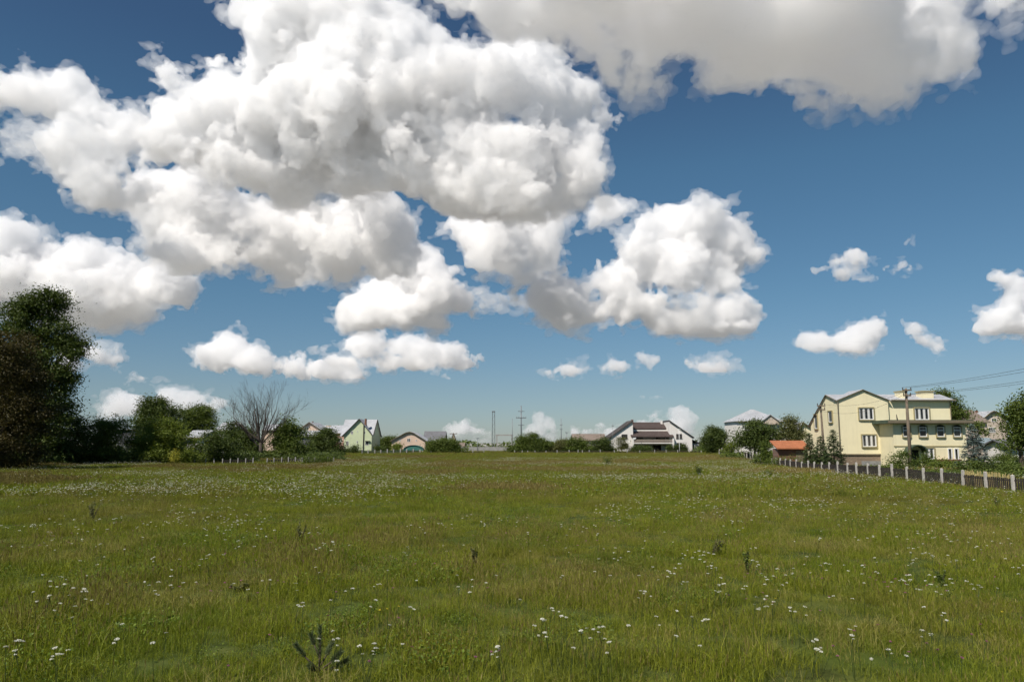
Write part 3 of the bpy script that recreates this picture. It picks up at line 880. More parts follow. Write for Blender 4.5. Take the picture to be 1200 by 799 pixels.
tree('tree rising behind the right roof corner of the pale yellow house', 1116, 104, [(1113, 470, 9, 9), (1120, 478, 9, 9), (1112, 484, 12, 9), (1122, 490, 10, 10), (1106, 464, 7, 6)], L_MID, .22, 3, 131, name='leafy_tree', group=GT)
tree('leafy bush growing behind the blue spruce', 1146, 90, [(1141, 497, 6, 6), (1147, 504, 6, 7)], L_MID, .2, 3, 132, stem='stem', name='bush', cat='bush', group=GT)
tree('big leafy tree cut by the right edge of the photo', 1196, 62, [(1194, 480, 14, 14), (1204, 470, 12, 10), (1190, 494, 12, 12), (1200, 500, 20, 16), (1190, 512, 11, 10), (1180, 524, 9, 7), (1212, 520, 18, 20), (1222, 490, 20, 30)], L_MID, .17, 3.6, 133, trunk_h=2.6, r=.2)
HB = 'low garden bushes behind the post and picket fence'
for (x, d, lob, m, lb) in (
    (1054, 66, [(1054, 541, 8, 9), (1048, 546, 8, 6), (1060, 545, 6, 7), (1056, 533, 4, 5)], L_MID, 'garden bush left of the leaning wooden pole'),
    (1086, 70, [(1086, 541, 8, 7), (1078, 545, 7, 6), (1094, 545, 7, 6), (1084, 533, 4, 5)], L_MID, 'garden bush under the ground floor window of the pale yellow house'),
    (1106, 66, [(1106, 545, 9, 7), (1114, 547, 8, 6), (1100, 549, 7, 5)], L_LIGHT, 'light green garden bush before the paired windows'),
    (1128, 58, [(1128, 548, 10, 6), (1140, 547, 10, 6), (1120, 551, 9, 5)], L_MID, 'garden bush at the foot of the blue spruce'),
    (1160, 57, [(1156, 548, 12, 6), (1170, 549, 12, 6), (1147, 551, 9, 5)], L_DARK, 'clipped dark garden bush right of the blue spruce'),
    (1190, 55, [(1186, 549, 12, 7), (1200, 550, 14, 8), (1216, 552, 14, 8)], L_MID, 'garden bush in the right corner under the big leafy tree'),
    (1178, 84, [(1170, 535, 10, 5), (1184, 536, 12, 6)], L_MID, 'hedge like bush in front of the beige house'),
    (1040, 64, [(1040, 552, 6, 4), (1034, 554, 5, 3)], L_LIGHT, 'lowest garden bush before the stone base of the house')):
    tree(lb, x, d, lob, m, .13, 5.5, x, stem='stem', name='bush', cat='bush', group=HB)

# conifers: tiers of drooping boughs
def conifer(label, px, d, top_py, wpx, m, seed, name='spruce', cat='spruce', lean=0):
    b = base_at(px, d)
    h = at_y(px, top_py, d).z - b.z
    rmax = wpx * d / F / 2
    rng = np.random.default_rng(seed)
    t = tag(empty(name, b), label, cat)
    MB().tube([(0, 0, -.1), (lean * .5, 0, h * .5), (lean, 0, h * .98)], [h * .022, h * .013, h * .004], 7).build('trunk', BARK, t, smooth=True)
    C = []
    nb = int(h * 17)
    for i in range(nb):
        f = (i + .5) / nb
        z = .25 + (h - .3) * f
        R_ = rmax * (1 - f) ** .85 * rng.uniform(.72, 1.12) + .10
        a = i * 2.4 + rng.uniform(-.3, .3)
        k = max(5, int(R_ * 26))
        s = np.sqrt(rng.random(k))
        side = rng.normal(0, .15 + .12 * R_, k) * (1.1 - s)
        zz = z - R_ * .28 * s + R_ * .14 * s ** 3 + rng.normal(0, .05, k)
        C.append(np.stack([np.cos(a) * R_ * s - np.sin(a) * side + lean * f, np.sin(a) * R_ * s + np.cos(a) * side, zz], 1))
    C = np.concatenate(C)
    own = np.repeat(np.arange(len(C)), 4)
    P = C[own] + rng.normal(size=(len(own), 3)) * np.array([.09, .09, .04])
    me = tinted('crown', [leaf_quads(rng, P, .19, np.clip(rng.random(len(C))[own] * .7 + rng.random(len(own)) * .3, 0, 1), .7, 0, .35)], [m])
    link('crown', me, None, t)
    return t
conifer('blue green spruce at the right corner of the pale yellow house', 1141, 68, 497, 44, L_BLUE, 201, 'blue_spruce')
conifer('dark spruce in front of the left corner of the pale yellow house', 977, 70, 503, 34, L_SPRUCE, 202)
conifer('smaller dark spruce left of the larger one by the yellow house', 962, 74, 510, 26, L_SPRUCE, 203)
conifer('loose green spruce beside the right end of the orange roof', 949, 78, 507, 22, L_SPRUCE, 204)

# bare dead tree
def dead_tree():
    d = 110
    b = base_at(305, d)
    u = d / F
    t = tag(empty('bare_tree', b), 'leafless dead tree with many thin upright branches against the sky', 'dead tree')
    rnd = random.Random(8)
    mb = MB()
    H = at_y(305, 457, d).z
    mb.tube([(0, 0, -.1), (.1, 0, 1.2), (0, 0, 2.6)], [.34, .27, .22], 8)
    tw = MB()
    def grow(p, dir_, L, r, depth):
        n = 4
        pts = [p]; q = p.copy(); dd = dir_.copy()
        for _ in range(n):
            dd = (dd + Vector((rnd.uniform(-.12, .12), rnd.uniform(-.12, .12), .05))).normalized()
            q = q + dd * (L / n); pts.append(q.copy())
        (mb if depth < 2 else tw).tube(pts, [r * (1 - .6 * k / n) for k in range(n + 1)], 6 if depth < 2 else 4)
        if depth >= 4: return
        nb = [5, 6, 6, 4][depth]
        for _ in range(nb):
            k = rnd.randint(1, n)
            a = dd.orthogonal(); a.rotate(Matrix.Rotation(rnd.uniform(0, 6.28), 3, dd))
            nd = (dd * 1.0 + a.normalized() * rnd.uniform(.35, .8) + Vector((0, 0, .15))).normalized()
            grow(pts[k], nd, L * rnd.uniform(.45, .68), max(.008, r * (1 - .6 * k / n) * .5), depth + 1)
    tips = [((262, 482), 1.5), ((280, 476), 1.3), ((292, 466), 1.7), ((303, 458), 1.9), ((316, 462), 1.7), ((333, 460), 1.7), ((341, 480), 1.4), ((272, 492), 1.1), ((322, 480), 1.1), ((298, 478), 1.2)]
    for (tp, k) in tips:
        e = at_y(tp[0], tp[1], d) - b
        s = Vector((rnd.uniform(-.1, .1), 0, rnd.uniform(1.6, 2.6)))
        v = e - s
        e.y += rnd.uniform(-2.2, 2.2)
        grow(s, (v.normalized() + Vector((0, e.y * .08, 0))).normalized(), v.length * .72, .13, 1)
    mb.build('trunk', BARK_DEAD, t, smooth=True)
    o = tw.build('twigs', BARK_DEAD, t)
dead_tree()

# young pine in the foreground grass
def sapling_pine(label, px, py_base, py_top, wpx, seed, m=None, name='pine_sapling'):
    d = EYE * F / (py_base - HOR) * 1.0
    dr = ray(px, py_base); k = -EYE / dr.z; d = dr.y * k
    x = dr.x * k
    b = Vector((x, d, gz(x, d)))
    h = at_y(px, py_top, d).z - b.z
    t = tag(empty(name, b), label, 'sapling')
    rnd = random.Random(seed); rng = np.random.default_rng(seed)
    mb = MB(); axes = []
    mb.tube([(0, 0, -.03), (.01, 0, h * .5), (0, .01, h * .93)], [.014, .010, .005], 6)
    axes.append((Vector((0, 0, h * .35)), Vector((0, 0, h))))
    for (fx, fy, fz, f0) in ((-.85, .1, .62, .12), (.75, -.1, .50, .10), (.95, .1, .30, .08), (-.1, -.8, .34, .1), (.25, .7, .55, .15), (-.35, .2, .8, .4)):
        R_ = wpx * d / F / 2
        e = Vector((fx * R_, fy * R_, fz * h)); s = Vector((0, 0, f0 * h))
        m_ = s.lerp(e, .55) - Vector((0, 0, .04 * h))
        mb.tube([s, m_, e], [.010, .008, .005], 5)
        axes.append((m_, e))
    mb.build('trunk', BARK, t, smooth=True)
    V, Q = [], []
    P, D = [], []
    for (s, e) in axes:
        n = 480
        f = rng.random(n)
        pos = np.array(s)[None] * (1 - f[:, None]) + np.array(e)[None] * f[:, None]
        ax = np.array((e - s).normalized())
        dv = rng.normal(size=(n, 3)); dv -= ax * (dv @ ax)[:, None]; dv /= np.linalg.norm(dv, axis=1)[:, None]
        dv = dv * .75 + ax * .75; dv /= np.linalg.norm(dv, axis=1)[:, None]
        P.append(pos); D.append(dv)
    P = np.concatenate(P); D = np.concatenate(D)
    L = rng.uniform(.035, .06, len(P))[:, None]
    w = np.cross(D, rng.normal(size=D.shape)); w /= np.linalg.norm(w, axis=1)[:, None]; w *= .0022
    v = np.stack([P - w, P + w, P + D * L + w * .3, P + D * L - w * .3], 1).reshape(-1, 3)
    q = np.arange(len(v)).reshape(-1, 4)
    link('needles', tinted('needles', [(v, q, rng.random(len(q)), np.zeros(len(q), int))], [m or L_PINE]), None, t)
L_PINE = leafy('pine_needles', (.045, .070, .026), (.150, .180, .080), .1)
sapling_pine('young pine sapling poking out of the grass at the bottom of the photo', 373, 802, 733, 66, 301)

# off to the left, outside the frame: the tree whose shadow streaks across the grass
tree('leafy tree standing alone left of the meadow view, its shadow lying on the grass', -330, 42, [(-330, 440, 60, 60), (-290, 470, 60, 50), (-370, 470, 60, 50)], L_DARK, .3, 1.2, 150, trunk_h=4, r=.3)

# darker bushes and tall weeds standing in the meadow
def weed(label, px, py_base, py_top, wpx, m, seed, kind='leafy'):
    dr = ray(px, py_base); k = -EYE / dr.z; d = dr.y * k
    b = Vector((dr.x * k, d, 0)); b.z = gz(b.x, b.y)
    h = at_y(px, py_top, d).z - b.z; w = wpx * d / F / 2
    rng = np.random.default_rng(seed); rnd = random.Random(seed)
    nm = 'weed' if kind != 'bush' else 'bush'
    t = tag(empty(nm, b), label, nm)
    mb = MB(); C = []
    for i in range(10 if kind == 'bush' else 6):
        a = rnd.uniform(0, 6.28); L = w * rnd.uniform(.25, 1); hh = h * rnd.uniform(.6, 1)
        e = Vector((math.cos(a) * L, math.sin(a) * L * .7, hh))
        mb.tube([(0, 0, -.02), (e.x * .4, e.y * .4, hh * .5), e], [.012, .009, .004], 5)
        n = 45
        f = rng.uniform(.15, 1, n)
        c = np.outer(f, np.array(e)) + rng.normal(size=(n, 3)) * w * (.16 if kind == 'bush' else .07)
        C.append(c)
    mb.build('stem', BARK, t, smooth=True)
    C = np.concatenate(C); C[:, 2] = np.abs(C[:, 2])
    link('foliage', tinted('foliage', [leaf_quads(rng, C, max(.06, .0016 * d), (0, 1), .3, 0, .5)], [m]), None, t)
weed('rounded green bush alone in the far meadow before the white and brown house', 713, 547, 533, 24, L_MID, 401, 'bush')
weed('small dark bush alone in the meadow right of the rounded one', 820, 559, 545, 11, L_DARK, 402, 'bush')
weed('small green bush in the far meadow before the far fence posts', 900, 560, 549, 16, L_LIGHT, 403, 'bush')
weed('leafy weed in the grass near the right end of the picket fence', 1168, 596, 579, 22, L_MID, 404)
weed('taller olive weed on the left side of the meadow', 108, 612, 583, 20, L_OLIVE, 405)
weed('tall thin weed left of the meadow centre', 352, 640, 610, 14, L_OLIVE, 406)
weed('upright olive weed in the middle of the grass', 556, 668, 640, 10, L_OLIVE, 407)
weed('upright green weed right of the middle of the grass', 876, 675, 645, 12, L_MID, 408)
weed('leafy olive weed group in the grass right of the centre', 834, 655, 626, 34, L_OLIVE, 409)
weed('green clump of leaves in the right foreground grass', 1104, 690, 667, 14, L_MID, 410)
weed('low wide weed tuft in the left middle of the grass', 284, 700, 684, 40, L_OLIVE, 411)

# continuous dark undergrowth under and behind the trees
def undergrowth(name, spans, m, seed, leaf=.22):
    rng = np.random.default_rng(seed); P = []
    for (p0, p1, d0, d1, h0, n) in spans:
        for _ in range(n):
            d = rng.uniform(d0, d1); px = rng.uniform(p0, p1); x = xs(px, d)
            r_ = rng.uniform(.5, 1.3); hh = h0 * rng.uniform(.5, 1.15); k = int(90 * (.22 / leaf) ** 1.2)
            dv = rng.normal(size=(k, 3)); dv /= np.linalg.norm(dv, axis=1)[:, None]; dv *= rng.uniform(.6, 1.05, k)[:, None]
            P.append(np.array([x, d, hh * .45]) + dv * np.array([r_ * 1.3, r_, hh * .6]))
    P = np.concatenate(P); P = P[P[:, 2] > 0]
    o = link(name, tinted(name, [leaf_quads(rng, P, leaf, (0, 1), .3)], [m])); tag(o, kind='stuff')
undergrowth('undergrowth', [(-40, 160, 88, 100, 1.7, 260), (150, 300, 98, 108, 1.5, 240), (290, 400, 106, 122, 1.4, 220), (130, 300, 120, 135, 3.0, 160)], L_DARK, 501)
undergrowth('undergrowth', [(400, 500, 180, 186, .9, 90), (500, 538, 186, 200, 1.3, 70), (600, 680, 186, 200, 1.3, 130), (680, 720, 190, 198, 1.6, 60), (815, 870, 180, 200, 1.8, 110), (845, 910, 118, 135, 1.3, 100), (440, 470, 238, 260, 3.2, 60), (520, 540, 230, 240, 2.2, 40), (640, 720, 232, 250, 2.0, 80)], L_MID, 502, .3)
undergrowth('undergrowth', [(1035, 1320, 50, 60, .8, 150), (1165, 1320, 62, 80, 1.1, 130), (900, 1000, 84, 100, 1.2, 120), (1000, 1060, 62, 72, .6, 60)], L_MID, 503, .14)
# ---------------------------------------------------------------- buildings
M_YEL = surf('pale_yellow_render', (.83, .75, .50), .9, .07, .6, .12)
M_YTRIM_SHADE = surf('ochre_trim_and_recess_shade', (.36, .31, .17), .9, .1, 2)  # trim colour; around windows its dull tone stands in for recess shading
M_STONE = surf('rough_stone', (.23, .17, .12), .95, .4, 4, brick=(1.6, (.30, .23, .16), (.13, .11, .09)), bump=.6, bscale=6)
M_SLAB = surf('grey_board', (.25, .25, .24), .9, .3, 2)
M_METAL = surf('white_metal_roof', (.46, .47, .49), .5, .2, .5, .25, rib=9, spec=.5)
M_WHITE = surf('white_frame', (.80, .80, .78), .5, .05)
M_WHITEWALL = surf('white_render', (.76, .73, .68), .9, .08, .5, .12)
M_GREEN = surf('pale_green_render', (.58, .64, .42), .9, .07, .5, .12)
M_PINK = surf('pale_pink_render', (.66, .50, .39), .9, .08, .5, .12)
M_PINKER = surf('pink_render', (.55, .33, .27), .9, .08, .5, .12)
M_BEIGE = surf('beige_render', (.56, .47, .38), .9, .08, .5, .15)
M_BROWN = surf('brown_tiles', (.085, .062, .055), .8, .2, 1, rib=8)
M_BROWNT = surf('weathered_brown_tiles', (.24, .19, .155), .9, .25, 1.2, rib=8)
M_DARKEDGE = surf('dark_eaves', (.07, .06, .055), .7, .2)
M_ORANGE = surf('orange_tiles', (.40, .15, .07), .8, .25, 1.5, rib=6)
M_BRICK = surf('dark_red_brick', (.20, .085, .05), .9, .3, 2, brick=(3.0, (.16, .07, .045), (.2, .17, .15)))
M_CONC = surf('grey_concrete', (.34, .33, .31), .95, .25, 1.2, .3, bump=.3)
M_CONCP = surf('whitewashed_concrete', (.50, .47, .42), .95, .3, 4, .35, bump=.4)
M_GREYR = surf('grey_sheet_roof', (.17, .17, .18), .7, .2, 1, .2, rib=8)
M_TEAL = surf('teal_canopy', (.05, .17, .14), .6, .2, 2)
M_TEALR = surf('grey_teal_sheet', (.25, .31, .33), .6, .2, 1, rib=6)
M_DGREEN = surf('dark_green_canopy', (.07, .10, .07), .6, .2, 2)
M_GUT = surf('brown_gutter', (.19, .16, .11), .6, .2)
M_STEEL = surf('galvanised_steel', (.24, .25, .26), .5, .3, 3, metal=.5)
M_WOODP = surf('old_pole_wood', (.19, .15, .11), .95, .35, 2, .3, bump=.4)
M_PICK = surf('dark_pickets', (.045, .038, .032), .85, .5, 3)
M_REED = surf('dry_reed', (.42, .34, .14), .9, .3, 5)
M_CURT = surf('pale_curtain', (.55, .54, .52), .9, .15, 3)
def glass():
    m = bpy.data.materials.new('window_glass'); m.use_nodes = True
    nt = m.node_tree; p = nt.nodes['Principled BSDF']
    tc = nt.nodes.new('ShaderNodeTexCoord')
    n = nn(nt, 'ShaderNodeTexNoise', Scale=1.1, Detail=2.0)
    nt.links.new(tc.outputs['Object'], n.inputs['Vector'])
    nt.links.new(ramp(nt, n.outputs['Fac'], [(.4, (.012, .014, .016)), (.65, (.075, .075, .07))]), p.inputs['Base Color'])
    p.inputs['Roughness'].default_value = .08; p.inputs['Specular IOR Level'].default_value = .6
    return m
M_GLASS = glass()
M_DARK = surf('dark_interior_and_shadow', (.02, .018, .016), .9, .2)  # dark openings, and the painted arch shadows over the porch windows

def window(parent, x, z, w, h, y, cols=1, rows=1, frame=M_WHITE, shade_surround=None, t=.07, label=None, sill=True, curtain=False, axis='y', head=0):
    """window on the face at depth y looking towards -y (axis 'x-': on a face at x=y looking to -x, 'x+': to +x)
       x,z: left/bottom corner"""
    def T(mb):
        if axis == 'y': return mb
        sgn = 1 if axis == 'x-' else -1
        mb.v = [((y + (v[1] - y) * sgn), v[0], v[2]) for v in mb.v]
        return mb
    fr = MB()
    fr.box(x, x + t, y - .06, y + .02, z, z + h); fr.box(x + w - t, x + w, y - .06, y + .02, z, z + h)
    fr.box(x + t, x + w - t, y - .06, y + .02, z, z + t); fr.box(x + t, x + w - t, y - .06, y + .02, z + h - t, z + h)
    for c in range(1, cols):
        xc = x + w * c / cols
        fr.box(xc - t / 2, xc + t / 2, y - .055, y + .015, z + t, z + h - t)
    for r_ in range(1, rows):
        zc = z + h * (1 - .36) if rows == 2 else z + h * r_ / rows
        fr.box(x + t, x + w - t, y - .05, y + .01, zc - t / 2, zc + t / 2)
    f = T(fr).build('window', frame, parent)
    T(MB().box(x + t * .5, x + w - t * .5, y - .025, y - .005, z + t * .5, z + h - t * .5)).build('pane', M_GLASS, f)
    if curtain:
        cb = MB()
        for k in range(cols):
            xa = x + w * k / cols + t * .6; ww = w / cols - t * 1.2
            cb.box(xa, xa + ww * .22, y - .032, y - .027, z + t, z + h - t); cb.box(xa + ww * .8, xa + ww, y - .032, y - .027, z + t, z + h - t)
        T(cb).build('curtain', M_CURT, f)
    if shade_surround:  # dark outline painting the shade of a deeper window recess
        s = .10
        sb = MB().box(x - s, x, y - .12, y - .001, z - s, z + h + s).box(x + w, x + w + s, y - .12, y - .001, z - s, z + h + s)
        sb.box(x, x + w, y - .12, y - .001, z + h, z + h + s).box(x, x + w, y - .16, y - .001, z - s, z - .02)
        T(sb).build('shade_surround', shade_surround, f)
    elif sill:
        T(MB().box(x - .08, x + w + .08, y - .14, y - .001, z - .08, z - .01)).build('sill', frame, f)
    return f

def house(label, name='house', cat='house', group=None, loc=(0, 0, 0)):
    return tag(empty(name, loc), label, cat, group)

# --- pale yellow house (front at depth 82)
def yellow_house():
    D = 82
    X = lambda p, d=D: xs(p, d, 510)
    Z = lambda p, d=D: zs(p, d)
    h = house('big pale yellow house with stone base, flat porch canopy and light metal roof', 'yellow_house', loc=(X(984), D, 0))
    ox = h.location.x
    XX = lambda p, d=D: X(p, d) - ox
    x0, xg, x1 = 0.0, XX(1043), XX(1118)
    ze, za, zr, zb = Z(469), Z(457.2), Z(461.5), Z(495)
    dy, yr = 7.8, 2.8                              # house depth, ridge depth
    st = Z(533)
    # walls
    MB().prism([(0.3, st), (dy, st), (dy, zb), (yr, zr), (.3, ze)], 'x', x0, x1).build('wall', M_YEL, h)
    MB().prism([(x0 - .003, st), (xg, st), (xg, ze), ((x0 + xg) / 2, za), (x0 - .003, ze)], 'y', 0, .35).build('gable_wall', M_YEL, h)
    MB().box(x0 + .06, x1 - .02, .36, dy - .05, -.3, st - .002).box(x0 + .05, xg - .05, .06, .4, -.3, st - .002).build('stone_base', M_STONE, h)
    MB().box(x0 - .05, xg + .03, -.06, .3, st - .002, st + .12).build('base_course', M_GUT, h)
    MB().box(XX(1008), XX(1036), .0, .05, .25, Z(540)).build('base_panel', M_SLAB, h)
    # roofs
    mid = (x0 + xg) / 2
    r = MB()
    r.slab([(xg + .36, -.05, ze + .02), (x1 + .4, -.05, ze + .02), (x1 + .4, yr, zr + .12), (xg + .36, yr, zr + .12)], .12)
    r.slab([(x0 - .15, .42, ze + .14), (xg + .36, .42, ze + .14), (xg + .36, yr, zr + .119), (x0 - .15, yr, zr + .119)], .12)
    r.slab([(x0 - .15, yr, zr + .121), (x1 + .4, yr, zr + .121), (x1 + .4, dy + .5, zb - .25), (x0 - .15, dy + .5, zb - .25)], .12)
    r.build('roof', M_METAL, h)
    g = MB()
    g.slab([(x0 - .14, -.14, ze + .03), (mid, -.14, za + .10), (mid, yr + .5, za + .10), (x0 - .14, .9, ze + .03)], .08)
    g.slab([(mid, -.141, za + .101), (xg + .2, -.141, ze + .0), (xg + .2, .9, ze + .0), (mid, yr + .5, za + .101)], .08)
    g.build('gable_roof', M_METAL, h)
    e = MB().tube([(x0 - .14, -.17, ze - .01), (mid, -.17, za + .06), (xg + .2, -.17, ze - .05)], .045, 5)
    e.tube([(xg + .3, -.16, ze + .0), (x1 + .42, -.16, ze + .0)], .07, 6)
    e.tube([(x0 - .17, 0.0, ze - .02), (x0 - .17, yr, zr + .06), (x0 - .17, dy + .5, zb - .3)], .045, 5)
    e.tube([(x1 - .05, .2, ze - .1), (x1 - .05, .2, Z(491))], .05, 6)
    e.tube([(x0 - .04, -.06, ze - .1), (x0 - .04, -.06, .2)], .06, 6)
    e.build('gutter', M_GUT, h)
    for (a, b) in ((1063, 1071), (1088.8, 1103)):
        c = MB().box(XX(a), XX(b), .9, 2.1, ze - .1, Z(459, 83)).build('chimney', M_YEL, h)
        MB().box(XX(a) - .08, XX(b) + .08, .82, 2.18, Z(459, 83), Z(457.8, 83)).build('chimney_cap', M_YTRIM_SHADE, c)
    kw = dict(shade_surround=M_YTRIM_SHADE, curtain=True, t=.075)
    window(h, XX(1008), Z(491.5), XX(1025) - XX(1008), Z(478) - Z(491.5), 0, 3, **kw)
    window(h, XX(1009.8), Z(523.2), XX(1026.2) - XX(1009.8), Z(509.5) - Z(523.2), 0, 3, **kw)
    window(h, XX(1075), Z(491.7), XX(1092) - XX(1075), Z(478) - Z(491.7), .3, 3, **kw)
    window(h, 1.5, Z(494), 1.0, Z(481) - Z(494), x0, 1, axis='x-', shade_surround=M_YTRIM_SHADE, t=.08)
    window(h, 5.6, Z(501), .9, 1.6, x0, 1, axis='x-', shade_surround=M_YTRIM_SHADE, t=.08)
    # porch volume under the wide flat canopy
    P = -3.0
    d2 = D + P
    pz = Z(496, d2)
    px0, px1 = XX(1047, d2), XX(1132, d2)
    MB().box(px0, px1, P, .299, -.3, pz).build('porch', M_YEL, h)
    MB().box(xg - .25, px0 + .02, -1.4, -.002, -.3, pz - .003).build('porch_side', M_YEL, h)
    MB().box(px0 - .03, px1 + .03, P - .05, P - .001, Z(523.2, d2), Z(522, d2)).build('string_course', M_YTRIM_SHADE, h)
    cz = pz
    MB().box(XX(1038.5, d2), XX(1136.6, d2), P - .7, .298, cz + .004, cz + .34).build('canopy', M_DGREEN, h)
    MB().box(XX(1038, d2) - .02, XX(1137, d2) + .02, P - .76, P - .701, cz + .02, cz + .30).build('canopy_fascia', M_GUT, h)
    for (a, b) in ((1058, 1066.5), (1077.2, 1086), (1097.8, 1106.6), (1117.4, 1126)):
        xa, xb = XX(a, d2), XX(b, d2)
        w = window(h, xa, Z(511.6, d2), xb - xa, Z(500, d2) - Z(511.6, d2), P, 1, 2, shade_surround=M_YTRIM_SHADE, t=.08)
        m_ = (xa + xb) / 2; zt = Z(500, d2)
        MB().prism([(m_ + (xb - xa) / 2 * math.cos(k * math.pi / 8), zt + (xb - xa) / 2 * .55 * math.sin(k * math.pi / 8)) for k in range(9)], 'y', P - .13, P - .002).build('arch_shadow', M_DARK, w)  # dark panel drawn as the arch-shaped shadow above the window
    window(h, XX(1081, d2), Z(538, d2), 1.05, Z(525, d2) - Z(538, d2), P, 2, 1, shade_surround=M_YTRIM_SHADE, t=.09, curtain=True)
    for a in (1109, 1116.5):
        window(h, XX(a, d2), Z(538.5, d2), .46, Z(525, d2) - Z(538.5, d2), P, 1, 1, shade_surround=None, t=.08, curtain=True)
    MB().box(XX(1092, d2), XX(1122, d2), P - .5, P - .002, .8, .98).build('balcony_ledge', M_BRICK, h)
    # arched entrance hood
    dx0, dx1 = XX(1059, d2), XX(1079, d2)
    door = MB().box(dx0 + .25, dx1 - .35, P - .04, P - .002, 0, Z(527, d2)).build('door', M_DARK, h)
    MB().box(dx0 + .8, dx0 + .9, P - .09, P - .041, .9, 1.1).build('door_handle', M_STEEL, door)
    m_, rr = (dx0 + dx1) / 2, (dx1 - dx0) / 2
    zc = Z(530, d2)
    hood = MB()
    for k in range(10):
        a0, a1 = math.pi * k / 10, math.pi * (k + 1) / 10
        pr = lambda a, r_: (m_ + r_ * math.cos(a), zc + r_ * .8 * math.sin(a))
        hood.prism([pr(a0, rr), pr(a0, rr + .12), pr(a1, rr + .12), pr(a1, rr)], 'y', P - 1.1, P - .003)
    hood.build('entrance_hood', M_DGREEN, h)
    window(h, XX(1042.4), Z(513, 81), .34, 1.25, -1.402, 1, 1, shade_surround=M_YTRIM_SHADE, t=.05)
    MB().prism([(XX(1057, 80), cz + .35), (XX(1058.4, 80), cz + .35), (XX(1056.8, 80), cz + 1.0)], 'y', -1.2, -1.1).build('roof_vane', M_DARK, h)
yellow_house()

# --- pale green gabled house (depth 212)
def green_house():
    D = 212
    X = lambda p, d=D: xs(p, d, 515); Z = lambda p, d=D: zs(p, d)
    h = house('tall pale green house with steep gables and light metal roof', 'green_house', loc=(X(403), D, 0)); ox = h.location.x
    XX = lambda p, d=D: X(p, d) - ox
    x1, ze, za, m = XX(435.5), Z(509.5), Z(491.2), XX(420.6)
    MB().prism([(0, -.3), (x1, -.3), (x1, ze), (m, za), (0, ze)], 'y', 0, 1).build('gable_wall', M_GREEN, h)
    dep, ym = 13.5, 6.6
    MB().prism([(1.001, -.3), (dep, -.3), (dep, ze), (ym, za - .1), (1.001, ze)], 'x', 0.01, x1 - .01).build('wall', M_GREEN, h)
    r = MB()
    r.slab([(-.4, -.4, ze - .35), (m, -.4, za + .15), (m, ym, za + .15), (-.4, ym, ze - .35)], .15)
    r.slab([(m, -.4, za + .151), (x1 + .25, -.4, ze - .12), (x1 + .25, .6, ze - .12), (m, ym, za + .151)], .15)
    r.slab([(-1.2, .3, ze - .3), (x1 + .3, .9, ze + .1), (x1 + .3, ym, za + .12), (-1.2, ym, za + .12)], .15)
    r.slab([(-1.2, ym, za + .12), (x1 + .3, ym, za + .12), (x1 + .3, dep + .4, ze - .3), (-1.2, dep + .4, ze - .3)], .15)
    r.build('roof', M_METAL, h)
    MB().tube([(-.5, -.45, ze - .4), (m, -.45, za + .1), (x1 + .3, -.45, ze - .15)], .12, 5).tube([(x1 + .35, .6, ze), (x1 + .35, ym, za + .05), (x1 + .35, dep + .4, ze - .4)], .12, 5).build('eaves_board', M_DARKEDGE, h)
    MB().tube([(XX(426), -.15, .1), (XX(426), -.15, Z(498))], .12, 6).build('drainpipe', M_DARKEDGE, h)
    c = MB().box(XX(425.5), XX(427.5), 1.5, 2.4, za - 2.2, Z(490.3)).build('chimney', M_BRICK, h)
    for (a, zb_, w_, h_) in ((411, 508.6, 2.4, 3.6), (418, 506, 1.4, 1.2), (426, 508.6, 1.8, 3.6), (405.6, 521.5, 3.0, 4.8), (418, 519, 1.4, 2.6), (428, 521.5, 4, 4.8)):
        window(h, XX(a), Z(zb_), w_ * .2356, h_ * .2356, 0, 2 if w_ > 2 else 1, t=.07, sill=False)
    MB().box(XX(428), XX(434), -.5, -.002, Z(517), Z(516.4)).build('balcony', M_DARKEDGE, h)
green_house()

